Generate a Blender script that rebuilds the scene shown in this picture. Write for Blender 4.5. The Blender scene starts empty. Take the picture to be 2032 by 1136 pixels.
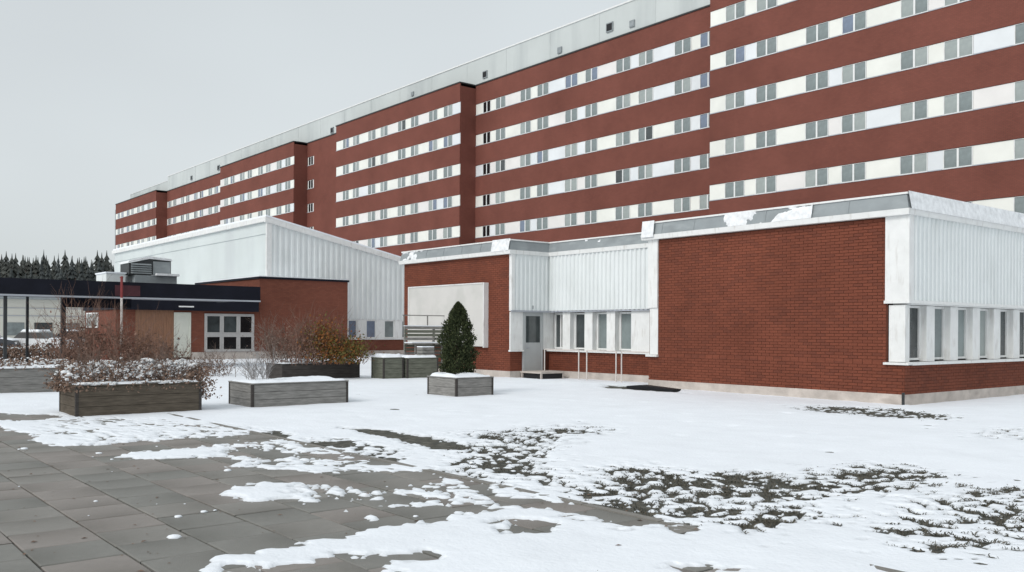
import bpy, math, random
import numpy as np
R = math.radians
sc = bpy.context.scene
col = sc.collection
rnd = random.Random(7)

# ------------------------------------------------------------------ camera
cam_d = bpy.data.cameras.new('camera'); cam = bpy.data.objects.new('camera', cam_d); col.objects.link(cam)
cam_d.sensor_width = 36.0; cam_d.lens = 36.0 * 1815 / 2032
cam_d.clip_end = 5000; cam_d.clip_start = 0.1
cam.location = (0, 0, 1.7)
YAW = R(50.97)
from mathutils import Matrix
cam.rotation_euler = (Matrix.Rotation(YAW, 3, 'Z') @ Matrix.Rotation(R(90), 3, 'X') @ Matrix.Rotation(R(0.3), 3, 'Z')).to_euler()
cam_d.shift_y = (657 - 568) / 2032
sc.camera = cam

# ------------------------------------------------------------------ world, sun
w = bpy.data.worlds.new('World'); sc.world = w; w.use_nodes = True
nt = w.node_tree; nt.nodes.clear()
out = nt.nodes.new('ShaderNodeOutputWorld')
sky = nt.nodes.new('ShaderNodeTexSky'); sky.sky_type = 'NISHITA'; sky.sun_disc = False
sky.sun_elevation = R(38); sky.sun_rotation = R(172); sky.air_density = 1.0; sky.dust_density = 3.0
bgs = nt.nodes.new('ShaderNodeBackground'); bgs.inputs[1].default_value = 0.05
hs = nt.nodes.new('ShaderNodeHueSaturation'); hs.inputs['Saturation'].default_value = 0.25
nt.links.new(sky.outputs[0], hs.inputs['Color']); nt.links.new(hs.outputs[0], bgs.inputs[0])
tc = nt.nodes.new('ShaderNodeTexCoord')
nz = nt.nodes.new('ShaderNodeTexNoise'); nz.inputs['Scale'].default_value = 1.6; nz.inputs['Detail'].default_value = 3; nz.inputs['Roughness'].default_value = 0.45
mp = nt.nodes.new('ShaderNodeMapping'); mp.inputs['Scale'].default_value = (1, 1, 2.2)
nt.links.new(tc.outputs['Generated'], mp.inputs[0]); nt.links.new(mp.outputs[0], nz.inputs['Vector'])
cr = nt.nodes.new('ShaderNodeValToRGB')
cr.color_ramp.elements[0].position = 0.3; cr.color_ramp.elements[0].color = (0.485, 0.522, 0.535, 1)
cr.color_ramp.elements[1].position = 0.7; cr.color_ramp.elements[1].color = (0.565, 0.615, 0.628, 1)
nt.links.new(nz.outputs[0], cr.inputs[0])
bgc = nt.nodes.new('ShaderNodeBackground'); bgc.inputs[1].default_value = 0.89
nt.links.new(cr.outputs[0], bgc.inputs[0])
ad = nt.nodes.new('ShaderNodeAddShader')
nt.links.new(bgs.outputs[0], ad.inputs[0]); nt.links.new(bgc.outputs[0], ad.inputs[1]); nt.links.new(ad.outputs[0], out.inputs[0])

sun_d = bpy.data.lights.new('sun', 'SUN'); sun_d.energy = 1.15; sun_d.angle = R(25); sun_d.color = (1, 0.97, 0.93)
sun = bpy.data.objects.new('sun', sun_d); col.objects.link(sun)
from mathutils import Vector
az = R(172); el = R(38)
tos = Vector((math.sin(az) * math.cos(el), math.cos(az) * math.cos(el), math.sin(el)))
sun.rotation_euler = tos.to_track_quat('Z', 'Y').to_euler(); sun.location = (0, 0, 60)

sc.view_settings.view_transform = 'Standard'; sc.view_settings.look = 'None'
sc.view_settings.exposure = 0.10; sc.view_settings.gamma = 1.0; sc.view_settings.use_curve_mapping = False
sc.cycles.max_bounces = 6

# ------------------------------------------------------------------ materials
def mat(name, color, rough=0.7, var=0.12, scale=3.0, bump=0.0, bscale=40.0, metal=0.0, spec=0.35, stretch=(1, 1, 1), color2=None, detail=5, dirt=None):
    m = bpy.data.materials.new(name); m.use_nodes = True
    n = m.node_tree; b = n.nodes['Principled BSDF']
    b.inputs['Roughness'].default_value = rough; b.inputs['Metallic'].default_value = metal
    b.inputs['Specular IOR Level'].default_value = spec
    t = n.nodes.new('ShaderNodeTexCoord'); mm = n.nodes.new('ShaderNodeMapping'); mm.inputs['Scale'].default_value = stretch
    n.links.new(t.outputs['Object'], mm.inputs[0])
    z = n.nodes.new('ShaderNodeTexNoise'); z.inputs['Scale'].default_value = scale; z.inputs['Detail'].default_value = detail
    z.inputs['Roughness'].default_value = 0.6
    n.links.new(mm.outputs[0], z.inputs['Vector'])
    r = n.nodes.new('ShaderNodeValToRGB')
    c2 = color2 or tuple(min(1, c * (1 + var)) for c in color)
    c1 = tuple(c * (1 - var) for c in color)
    r.color_ramp.elements[0].position = 0.32; r.color_ramp.elements[0].color = (*c1, 1)
    r.color_ramp.elements[1].position = 0.68; r.color_ramp.elements[1].color = (*c2, 1)
    n.links.new(z.outputs[0], r.inputs[0])
    last = r.outputs[0]
    if dirt:                                   # dirt: (colour, scale, threshold lo, hi, stretch)
        dc, ds, lo, hi, dst = dirt
        m2 = n.nodes.new('ShaderNodeMapping'); m2.inputs['Scale'].default_value = dst
        n.links.new(t.outputs['Object'], m2.inputs[0])
        z2 = n.nodes.new('ShaderNodeTexNoise'); z2.inputs['Scale'].default_value = ds; z2.inputs['Detail'].default_value = 6
        n.links.new(m2.outputs[0], z2.inputs['Vector'])
        mr = n.nodes.new('ShaderNodeMapRange'); mr.inputs[1].default_value = lo; mr.inputs[2].default_value = hi
        n.links.new(z2.outputs[0], mr.inputs[0])
        mx = n.nodes.new('ShaderNodeMixRGB'); mx.inputs[2].default_value = (*dc, 1)
        n.links.new(mr.outputs[0], mx.inputs[0]); n.links.new(last, mx.inputs[1]); last = mx.outputs[0]
    n.links.new(last, b.inputs['Base Color'])
    if bump:
        z3 = n.nodes.new('ShaderNodeTexNoise'); z3.inputs['Scale'].default_value = bscale; z3.inputs['Detail'].default_value = 6
        n.links.new(mm.outputs[0], z3.inputs['Vector'])
        bp = n.nodes.new('ShaderNodeBump'); bp.inputs['Strength'].default_value = bump; bp.inputs['Distance'].default_value = 0.02
        n.links.new(z3.outputs[0], bp.inputs['Height']); n.links.new(bp.outputs[0], b.inputs['Normal'])
    return m

M = {}
M['snow'] = mat('snow', (0.83, 0.865, 0.915), 0.75, 0.03, 1.2, 0.4, 14, spec=0.25)
M['snow_ground'] = mat('thin_snow', (0.83, 0.865, 0.915), 0.75, 0.03, 1.2, 0.45, 22, spec=0.25)
_n = M['snow_ground'].node_tree; _b = _n.nodes['Principled BSDF']; _l = _b.inputs['Base Color'].links[0].from_socket
_a = _n.nodes.new('ShaderNodeAttribute'); _a.attribute_name = 'melt'; _m = _n.nodes.new('ShaderNodeMixRGB'); _m.inputs[2].default_value = (0.47, 0.49, 0.50, 1)
_n.links.new(_a.outputs['Fac'], _m.inputs[0]); _n.links.new(_l, _m.inputs[1]); _n.links.new(_m.outputs[0], _b.inputs['Base Color'])
M['snow_old'] = mat('old_snow', (0.76, 0.775, 0.79), 0.8, 0.14, 6, 0.7, 18, spec=0.2)
M['brick1'] = mat('red_brick', (0.182, 0.056, 0.033), 0.85, 0.14, 0.7, 0.35, 60, spec=0.2)
M['brick2'] = mat('red_brown_brick', (0.168, 0.052, 0.031), 0.85, 0.14, 0.7, 0.35, 60, spec=0.2)
M['brick3'] = mat('dark_brick', (0.150, 0.048, 0.030), 0.85, 0.14, 0.7, 0.35, 60, spec=0.2)
M['mortar'] = mat('mortar', (0.100, 0.038, 0.026), 0.9, 0.15, 5, spec=0.1)

def far_brick(name, c1, c2, mort):
    m = bpy.data.materials.new(name); m.use_nodes = True
    n = m.node_tree; b = n.nodes['Principled BSDF']; b.inputs['Roughness'].default_value = 0.9; b.inputs['Specular IOR Level'].default_value = 0.15
    t = n.nodes.new('ShaderNodeTexCoord'); s = n.nodes.new('ShaderNodeSeparateXYZ'); n.links.new(t.outputs['Object'], s.inputs[0])
    a = n.nodes.new('ShaderNodeMath'); a.operation = 'ADD'; n.links.new(s.outputs[0], a.inputs[0]); n.links.new(s.outputs[1], a.inputs[1])
    cb = n.nodes.new('ShaderNodeCombineXYZ'); n.links.new(a.outputs[0], cb.inputs[0]); n.links.new(s.outputs[2], cb.inputs[1])
    br = n.nodes.new('ShaderNodeTexBrick'); br.inputs['Scale'].default_value = 1.0
    br.inputs['Brick Width'].default_value = 0.25; br.inputs['Row Height'].default_value = 0.077; br.inputs['Mortar Size'].default_value = 0.008
    br.inputs['Color1'].default_value = (*c1, 1); br.inputs['Color2'].default_value = (*c2, 1); br.inputs['Mortar'].default_value = (*mort, 1)
    n.links.new(cb.outputs[0], br.inputs['Vector'])
    z = n.nodes.new('ShaderNodeTexNoise'); z.inputs['Scale'].default_value = 0.22; z.inputs['Detail'].default_value = 7; z.inputs['Roughness'].default_value = 0.65
    n.links.new(t.outputs['Object'], z.inputs['Vector'])
    mr = n.nodes.new('ShaderNodeMapRange'); mr.inputs[1].default_value = 0.3; mr.inputs[2].default_value = 0.7; mr.inputs[3].default_value = 0.82; mr.inputs[4].default_value = 1.14
    n.links.new(z.outputs[0], mr.inputs[0])
    mx = n.nodes.new('ShaderNodeVectorMath'); mx.operation = 'SCALE'
    n.links.new(br.outputs[0], mx.inputs[0]); n.links.new(mr.outputs[0], mx.inputs['Scale'])
    n.links.new(mx.outputs[0], b.inputs['Base Color'])
    return m
M['farbrick'] = far_brick('far_red_brick', (0.205, 0.070, 0.052), (0.180, 0.062, 0.047), (0.115, 0.057, 0.045))
M['midbrick'] = far_brick('entrance_red_brick', (0.20, 0.070, 0.045), (0.165, 0.056, 0.037), (0.12, 0.055, 0.042))
M['white'] = mat('white_sheet', (0.70, 0.73, 0.73), 0.55, 0.03, 1.0, 0.0, spec=0.3, dirt=((0.57, 0.60, 0.59), 1.0, 0.52, 0.9, (1.5, 1.5, 0.5)))
M['whitetrim'] = mat('white_trim', (0.74, 0.745, 0.735), 0.5, 0.05, 3, spec=0.3, dirt=((0.52, 0.5, 0.47), 3.0, 0.55, 0.85, (3, 3, 0.6)))
M['greenwhite'] = mat('smooth_white_wall', (0.60, 0.645, 0.64), 0.6, 0.05, 0.3, spec=0.25, dirt=((0.50, 0.53, 0.54), 0.5, 0.5, 0.9, (1, 1, 0.25)))
M['pent'] = mat('penthouse_sheet', (0.52, 0.55, 0.54), 0.6, 0.05, 0.15, spec=0.25, dirt=((0.38, 0.41, 0.41), 0.35, 0.5, 0.8, (1, 1, 0.15)))
M['infill'] = mat('infill_panel', (0.76, 0.765, 0.715), 0.5, 0.07, 0.35, spec=0.3)
M['infill2'] = mat('infill_panel_pinkish', (0.73, 0.71, 0.69), 0.5, 0.07, 0.35, spec=0.3)
M['infill3'] = mat('infill_panel_bluish', (0.71, 0.735, 0.75), 0.5, 0.07, 0.35, spec=0.3)
M['grey_metal'] = mat('grey_fascia_metal', (0.25, 0.275, 0.285), 0.45, 0.14, 1.2, 0.1, 8, spec=0.4, dirt=((0.33, 0.36, 0.37), 1.5, 0.5, 0.8, (1, 1, 3)))
M['concrete'] = mat('plinth_concrete', (0.50, 0.45, 0.41), 0.85, 0.16, 2.5, 0.4, 25, spec=0.2, dirt=((0.32, 0.28, 0.25), 1.3, 0.55, 0.8, (1, 1, 2)))
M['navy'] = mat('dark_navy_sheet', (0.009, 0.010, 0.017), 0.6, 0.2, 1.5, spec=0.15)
M['soffit'] = mat('soffit', (0.16, 0.17, 0.19), 0.7, 0.1, 1)
M['lighttrim'] = mat('pale_grey_trim', (0.38, 0.40, 0.44), 0.5, 0.05, 1)
M['frame_dull'] = mat('dull_frame', (0.44, 0.43, 0.42), 0.6, 0.08, 3)
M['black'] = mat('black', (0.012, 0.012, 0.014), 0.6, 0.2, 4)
M['darkpost'] = mat('dark_post', (0.035, 0.038, 0.04), 0.5, 0.2, 4)
M['wood_red'] = mat('brown_wood_cladding', (0.25, 0.130, 0.078), 0.75, 0.14, 3, 0.2, 20, stretch=(6, 6, 0.5))
M['door'] = mat('pale_door', (0.62, 0.63, 0.56), 0.6, 0.05, 2)
M['door_grey'] = mat('grey_door', (0.42, 0.44, 0.445), 0.5, 0.05, 2)
M['timber'] = mat('weathered_timber', (0.235, 0.228, 0.215), 0.85, 0.3, 3, 0.4, 30, spec=0.15, stretch=(1, 1, 9))
M['timber_dark'] = mat('dark_weathered_timber', (0.062, 0.056, 0.052), 0.85, 0.3, 3, 0.4, 30, spec=0.15, stretch=(1, 1, 9))
M['timber_brown'] = mat('brown_weathered_timber', (0.112, 0.094, 0.074), 0.9, 0.3, 3, 0.4, 30, spec=0.1, stretch=(1, 1, 9))
M['timber_green'] = mat('mossy_timber', (0.15, 0.155, 0.125), 0.9, 0.3, 3, 0.4, 30, spec=0.1, stretch=(1, 1, 9))
M['soil'] = mat('soil', (0.05, 0.042, 0.034), 0.95, 0.3, 8, 0.8, 30, spec=0.1)
M['lawn'] = mat('winter_lawn', (0.085, 0.088, 0.080), 0.95, 0.35, 7, 1.0, 40, spec=0.1, color2=(0.15, 0.145, 0.125))
M['bed'] = mat('slab_bedding', (0.055, 0.052, 0.047), 0.95, 0.3, 9, 0.6, 40, spec=0.1)
def slabmat(n_, c):
    return mat(n_, c, 0.62, 0.17, 2.2, 0.35, 90, spec=0.35, dirt=((c[0] * .5, c[1] * .5, c[2] * .48), 0.9, 0.40, 0.75, (1, 1, 1)))
M['slab1'] = slabmat('concrete_slab', (0.245, 0.234, 0.216))
M['slab2'] = slabmat('greenish_slab', (0.218, 0.214, 0.198))
M['slab3'] = slabmat('pinkish_slab', (0.262, 0.238, 0.220))
M['leafd'] = mat('thuja_leaf', (0.030, 0.040, 0.018), 0.8, 0.35, 6, spec=0.15)
M['leafd2'] = mat('thuja_leaf_light', (0.075, 0.085, 0.038), 0.8, 0.3, 6, spec=0.15)
M['olive'] = mat('olive_foliage', (0.115, 0.10, 0.032), 0.8, 0.35, 6, spec=0.1)
M['orange'] = mat('rusty_foliage', (0.21, 0.085, 0.028), 0.8, 0.35, 6, spec=0.1)
M['twig'] = mat('red_brown_twig', (0.19, 0.115, 0.088), 0.85, 0.3, 4, spec=0.1)
M['twig2'] = mat('grey_brown_twig', (0.175, 0.13, 0.108), 0.85, 0.3, 4, spec=0.1)
M['dead'] = mat('withered_leaf', (0.19, 0.130, 0.10), 0.85, 0.35, 6, spec=0.1)
M['grass'] = mat('grass', (0.075, 0.076, 0.062), 0.8, 0.4, 4, spec=0.15)
M['grassd'] = mat('dry_grass', (0.12, 0.108, 0.085), 0.8, 0.4, 4, spec=0.15)
M['spruce'] = mat('spruce_needles', (0.066, 0.074, 0.074), 0.9, 0.3, 0.3, spec=0.05)
M['spruce2'] = mat('spruce_needles_far', (0.075, 0.080, 0.074), 0.9, 0.25, 0.2, spec=0.05)
M['bark'] = mat('bark', (0.08, 0.06, 0.05), 0.9, 0.3, 3)
M['glassd'] = mat('dark_glass', (0.05, 0.06, 0.062), 0.08, 0.4, 1.3, spec=0.7)
M['glass_g'] = mat('grey_glass', (0.20, 0.235, 0.235), 0.12, 0.25, 0.9, spec=0.6)
M['glass_l'] = mat('curtained_glass', (0.31, 0.345, 0.335), 0.15, 0.15, 0.9, spec=0.6)
M['glass_b'] = mat('bluish_glass', (0.17, 0.21, 0.28), 0.12, 0.25, 0.9, spec=0.6)
M['glass_black'] = mat('black_glass', (0.012, 0.013, 0.014), 0.08, 0.3, 1, spec=0.5)
M['curtain'] = mat('curtain', (0.30, 0.33, 0.33), 0.9, 0.15, 6, stretch=(8, 8, 0.4))
M['cream'] = mat('cream_board', (0.60, 0.585, 0.56), 0.6, 0.05, 0.8, dirt=((0.50, 0.50, 0.47), 1.4, 0.5, 0.8, (1, 1, 1)))
M['tubewhite'] = mat('white_tube', (0.62, 0.58, 0.55), 0.4, 0.1, 3)
M['red'] = mat('red_paint', (0.22, 0.035, 0.035), 0.5, 0.15, 3)
M['red_dark'] = mat('dark_red_paint', (0.06, 0.016, 0.022), 0.6, 0.3, 3)
M['carwhite'] = mat('white_car_paint', (0.62, 0.63, 0.64), 0.25, 0.03, 2, spec=0.6)
M['cardark'] = mat('dark_car_paint', (0.03, 0.033, 0.04), 0.25, 0.1, 2, spec=0.6)
M['carsilver'] = mat('silver_car_paint', (0.30, 0.31, 0.32), 0.3, 0.05, 2, spec=0.6)
M['rubber'] = mat('rubber', (0.02, 0.02, 0.02), 0.8, 0.1, 4)
M['lamp'] = mat('lamp_glass', (0.8, 0.8, 0.8), 0.3, 0.02, 2)
M['farwhite'] = mat('far_pale_wall', (0.62, 0.62, 0.56), 0.7, 0.05, 0.1)

# ------------------------------------------------------------------ mesh builder
class MB:
    def __init__(s): s.v = []; s.f = []; s.m = []
    def quad(s, a, b, c, d, mi=0):
        k = len(s.v); s.v += [a, b, c, d]; s.f.append((k, k + 1, k + 2, k + 3)); s.m.append(mi)
    def tri(s, a, b, c, mi=0):
        k = len(s.v); s.v += [a, b, c]; s.f.append((k, k + 1, k + 2)); s.m.append(mi)
    def box(s, x0, x1, y0, y1, z0, z1, mi=0):
        k = len(s.v)
        s.v += [(x0, y0, z0), (x1, y0, z0), (x1, y1, z0), (x0, y1, z0), (x0, y0, z1), (x1, y0, z1), (x1, y1, z1), (x0, y1, z1)]
        for q in ((0, 3, 2, 1), (4, 5, 6, 7), (0, 1, 5, 4), (1, 2, 6, 5), (2, 3, 7, 6), (3, 0, 4, 7)):
            s.f.append(tuple(k + i for i in q)); s.m.append(mi)
        return s
    def prism(s, poly, d, mi=0):                # poly: 3d points, extruded by vector d
        n = len(poly); k = len(s.v)
        s.v += list(poly) + [(p[0] + d[0], p[1] + d[1], p[2] + d[2]) for p in poly]
        s.f.append(tuple(k + i for i in range(n))); s.m.append(mi)
        s.f.append(tuple(k + n + i for i in reversed(range(n)))); s.m.append(mi)
        for i in range(n):
            j = (i + 1) % n
            s.f.append((k + j, k + i, k + n + i, k + n + j)); s.m.append(mi)
        return s
    def tube(s, a, b, r0, r1=None, n=6, mi=0):
        r1 = r0 if r1 is None else r1
        a = Vector(a); b = Vector(b); d = (b - a)
        if d.length < 1e-6: return s
        d.normalize(); u = d.orthogonal().normalized(); w_ = d.cross(u); k = len(s.v)
        for c, r in ((a, r0), (b, r1)):
            for i in range(n):
                t = 2 * math.pi * i / n
                p = c + (u * math.cos(t) + w_ * math.sin(t)) * r; s.v.append((p.x, p.y, p.z))
        for i in range(n):
            j = (i + 1) % n; s.f.append((k + i, k + j, k + n + j, k + n + i)); s.m.append(mi)
        if n > 3:
            s.f.append(tuple(k + i for i in reversed(range(n)))); s.m.append(mi)
            s.f.append(tuple(k + n + i for i in range(n))); s.m.append(mi)
        return s
    def blob(s, c, rx, ry, rz, mi=0, n=6):
        k = len(s.v); rings = ((0.0, 1.0), (0.7, 0.72), (0.98, 0.1), (0.8, -0.5))
        for rr, h in rings[1:]:
            for i in range(n):
                t = 2 * math.pi * i / n; q = rr * rnd.uniform(.8, 1.15)
                s.v.append((c[0] + rx * q * math.cos(t), c[1] + ry * q * math.sin(t), c[2] + rz * h))
        s.v.append((c[0], c[1], c[2] + rz)); top = len(s.v) - 1
        for i in range(n):
            j = (i + 1) % n
            s.f.append((k + i, k + j, top)); s.m.append(mi)
            for r_ in range(2):
                o = k + r_ * n; s.f.append((o + n + i, o + n + j, o + j, o + i)); s.m.append(mi)
        return s
    def mesh(s, name, mats, org=(0, 0, 0), smooth=False):
        me = bpy.data.meshes.new(name)
        if org != (0, 0, 0): vs = [(p[0] - org[0], p[1] - org[1], p[2] - org[2]) for p in s.v]
        else: vs = s.v
        me.from_pydata(vs, [], s.f)
        if not isinstance(mats, (list, tuple)): mats = [mats]
        for m_ in mats: me.materials.append(m_)
        if len(mats) > 1: me.polygons.foreach_set('material_index', s.m)
        if smooth: me.polygons.foreach_set('use_smooth', [True] * len(s.f))
        me.update(); return me
    def build(s, name, mats, parent=None, org=None, smooth=False, kind=None):
        if org is None: org = tuple(parent['o']) if parent is not None and 'o' in parent else (0, 0, 0)
        o = bpy.data.objects.new(name, s.mesh(name, mats, tuple(org), smooth)); col.objects.link(o)
        if parent is not None: o.parent = parent
        if kind: o['kind'] = kind
        return o
ORG = {}
def thing(name, label, cat, loc, rz=0.0, group=None, world=False):
    o = bpy.data.objects.new(name, None); col.objects.link(o); o.location = loc; o.rotation_euler = (0, 0, rz)
    o.empty_display_size = 0.3
    o['label'] = label; o['category'] = cat
    if group: o['group'] = group
    return o
class W:                                        # parts given in world coordinates below a root at loc
    def __init__(s, root): s.r = root; s.o = tuple(root.location)
    def __call__(s, mb, name, mats, smooth=False, kind=None, parent=None, label=None):
        o = mb.build(name, mats, parent or s.r, org=s.o, smooth=smooth, kind=kind)
        if label: o['label'] = label
        return o
def inst(name, me, parent, loc, rz=0):
    o = bpy.data.objects.new(name, me); col.objects.link(o); o.parent = parent; o.location = loc; o.rotation_euler = (0, 0, rz); return o

# ------------------------------------------------------------------ noise
def vnoise(x, y, seed):
    xi = np.floor(x).astype(np.int64); yi = np.floor(y).astype(np.int64); fx = x - xi; fy = y - yi
    def h(a, b):
        n = (a * 374761393 + b * 668265263 + seed * 1442695041) & 0xffffffff
        n = ((n ^ (n >> 13)) * 1274126177) & 0xffffffff
        return ((n ^ (n >> 16)) & 0xffff) / 65535.0
    fx = fx * fx * (3 - 2 * fx); fy = fy * fy * (3 - 2 * fy)
    return (h(xi, yi) * (1 - fx) + h(xi + 1, yi) * fx) * (1 - fy) + (h(xi, yi + 1) * (1 - fx) + h(xi + 1, yi + 1) * fx) * fy - 0.5
def fbm(x, y, sc_, seed, o=4):
    r = 0; a = 1; 
    for i in range(o): r = r + a * vnoise(x * sc_ + i * 17.3, y * sc_ - i * 9.1, seed + i); a *= 0.55; sc_ *= 2.03
    return r
def sdpoly(X, Y, poly):
    P = np.array(poly); d = np.full(X.shape, 1e9); ins = np.zeros(X.shape, bool)
    for i in range(len(P)):
        a = P[i]; b = P[(i + 1) % len(P)]; e = b - a
        t = np.clip(((X - a[0]) * e[0] + (Y - a[1]) * e[1]) / (e @ e + 1e-12), 0, 1)
        d = np.minimum(d, np.hypot(X - a[0] - t * e[0], Y - a[1] - t * e[1]))
        c = ((a[1] > Y) != (b[1] > Y)) & (X < (b[0] - a[0]) * (Y - a[1]) / (b[1] - a[1] + 1e-12) + a[0])
        ins ^= c
    return np.where(ins, -d, d)
BARE = {
  'paving': [(-20.25, 1.1), (-17.56, 3.04), (-15.83, 3.16), (-14.52, 3.23), (-14.14, 3.75), (-14.19, 4.71), (-14.16, 5.65), (-14.42, 6.53), (-13.65, 6.57), (-13.27, 5.85), (-13.18, 5.03), (-13.01, 4.32), (-13.06, 3.72), (-12.69, 3.47), (-12.17, 3.85), (-11.98, 4.57), (-11.47, 4.71), (-10.88, 4.47), (-10.47, 4.74), (-9.89, 4.99), (-9.38, 5.92), (-9.15, 6.36), (-8.48, 6.24), (-8.42, 5.85), (-8.58, 5.36), (-8.5, 5.0), (-8.92, 4.86), (-9.18, 4.63), (-9.5, 4.43), (-9.8, 4.2), (-9.46, 3.94), (-9.28, 3.68), (-8.87, 3.65), (-8.63, 3.7), (-8.65, 4.03), (-8.12, 4.1), (-8.1, 4.3), (-7.89, 4.75), (-7.54, 4.77), (-7.71, 4.31), (-7.66, 4.13), (-7.37, 4.12), (-6.87, 4.15), (-6.79, 3.8), (-6.71, 3.3), (-6.57, 3.02), (-6.65, 2.74), (-6.66, 2.47), (-6.32, 2.28), (-4.76, 1.71), (-4.2, -1.5), (-12, -3), (-21, -3)],
  'gravel': [(-8.17, 4.8), (-7.88, 5.22), (-7.64, 5.08), (-7.66, 4.79), (-7.18, 4.99), (-7.08, 5.55), (-6.83, 5.45), (-6.95, 4.83), (-6.74, 4.58), (-6.85, 4.23), (-7.54, 4.21), (-7.74, 4.27), (-7.57, 4.73)],
  'kerb': [(-8.48, 6.24), (-7.38, 5.82), (-6.58, 6.2), (-5.21, 6.23), (-5.1, 5.98), (-5.59, 5.88), (-6.44, 5.88), (-6.91, 5.51), (-8.06, 5.94), (-8.71, 6.23)],
  'joint': [(-14.22, 7.74), (-13.6, 8.18), (-11.03, 8.12), (-10.54, 7.81), (-10.69, 7.43), (-12.2, 7.61), (-13.88, 7.66)],
  'bot': [(-6.26, 2.61), (-6.09, 3.41), (-5.94, 3.71), (-5.86, 3.97), (-5.64, 3.84), (-5.73, 3.58), (-5.49, 3.35), (-5.21, 2.91), (-5.74, 2.23)],
  'spot1': [(-6.23, 5.0), (-6.19, 5.23), (-5.96, 5.26), (-5.81, 5.1), (-6.02, 4.86)],
  'sp2': [(-12.7, 5.29), (-11.95, 5.56), (-11.4, 5.6), (-11.28, 5.11), (-11.93, 4.9)],
  'sp3': [(-12.62, 6.2), (-12.62, 6.61), (-12.04, 6.56), (-12.1, 6.1)],
  'sp4': [(-10.56, 6.24), (-10.3, 6.43), (-9.95, 6.21), (-10.18, 5.98)],
  'sp5': [(-11.63, 5.64), (-11.16, 6.0), (-10.73, 5.77), (-11.05, 5.43)],
  'wall1': [(-20.6, 20.5), (-18.9, 20.5), (-17.2, 19.9), (-16.43, 19.4), (-18.12, 19.5), (-19.46, 19.35)],
  'left': [(-21.02, 2.75), (-20.35, 3.9), (-19.25, 4.4), (-18.5, 4.0), (-19.43, 2.75)],
  'sp6': [(-4.3, 5.15), (-4.18, 5.34), (-4.13, 5.22), (-4.24, 5.08)],
}
MIX = {
  'wall2': [(-12.2, 18.2), (-11.86, 18.9), (-10.45, 19.56), (-9.05, 18.99), (-8.59, 17.81), (-9.6, 17.6), (-10.8, 17.5)],
  'mixA': [(-10.09, 7.69), (-10.09, 8.14), (-8.61, 7.34), (-7.91, 7.29), (-7.43, 6.77), (-8.34, 6.73), (-7.88, 6.18), (-9.02, 6.8)],
  'strip': [(-11.99, 8.83), (-12.1, 10.09), (-11.68, 11.36), (-11.04, 10.87), (-11.05, 9.63), (-11.0, 8.38)],
  'g1': [(-8.23, 7.51), (-8.04, 8.45), (-7.06, 8.73), (-6.43, 9.44), (-6.36, 10.9), (-5.9, 11.29), (-5.15, 10.93), (-4.93, 9.03), (-5.18, 8.03), (-4.66, 7.15), (-4.71, 6.36), (-5.19, 6.28), (-5.92, 6.43), (-6.68, 6.29)],
  'g2': [(-4.32, 7.41), (-4.79, 8.98), (-4.82, 10.36), (-4.15, 11.08), (-2.94, 7.84), (-3.24, 6.98), (-3.72, 6.97)],
  'g3': [(-5.21, 6.79), (-5.06, 7.76), (-4.27, 7.32), (-4.51, 6.62)],
  'm4': [(-13.19, 5.42), (-12.62, 7.05), (-10.76, 6.8), (-10.14, 5.67), (-10.81, 4.77), (-11.88, 4.88)],
  'm5': [(-12.38, 9.43), (-12.03, 11.33), (-9.31, 8.3), (-8.3, 7.08), (-8.13, 6.12), (-10.34, 7.35)],
  'm7': [(-10.07, 5.08), (-9.38, 6.67), (-7.8, 6.29), (-7.03, 5.61), (-6.89, 4.79), (-6.85, 4.13), (-7.66, 3.97), (-8.6, 4.0), (-9.31, 4.57)],
  'm8': [(-7.62, 6.8), (-7.18, 7.38), (-5.55, 6.72), (-5.15, 6.17), (-5.62, 5.91), (-6.73, 6.0)],
  'm9': [(-19.21, 3.83), (-17.89, 5.65), (-14.76, 6.87), (-12.62, 6.2), (-12.81, 4.05), (-14.82, 3.23)],
  'm6': [(-7.53, 16.74), (-6.71, 17.87), (-5.92, 15.77), (-6.64, 15.13)],
}
PLANT = [(-19.0, 5.7), (-18.6, 9.0), (-19.6, 14.2)]
def snow_value(X, Y):
    """>0 where snow lies"""
    v = np.full(X.shape, 1.0)
    n1 = fbm(X, Y, 1.3, 3, 5); n2 = fbm(X, Y, 5.0, 11, 5); n4 = 0.16 * fbm(X, Y, 13.0, 91, 3)
    for k, p in BARE.items():
        amp = 0.46 if k == 'paving' else 0.5
        if k in ('sp2', 'sp3', 'sp4', 'sp5', 'strip', 'mixA', 'joint', 'kerb'): amp = 0.40
        v = np.minimum(v, sdpoly(X, Y, p) + amp * n2 * 0.5 + 0.16 * n1 + n4)
    strength = {'strip': -0.06, 'mixA': -0.04, 'wall2': -0.03, 'g1': 0.085, 'g2': 0.13, 'g3': 0.16, 'm4': 0.11, 'm5': 0.03, 'm6': 0.10, 'm7': 0.16, 'm8': 0.07, 'm9': 0.25}
    n3 = fbm(X, Y, 10.5, 29, 4)
    for k, p in MIX.items():
        s = sdpoly(X, Y, p)
        m = 0.60 * n3 + 0.16 * n1 + strength[k] * 0.9 + np.clip(s, -0.3, 5) * 0.55 + 0.09
        v = np.minimum(v, m)
    return v

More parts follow.
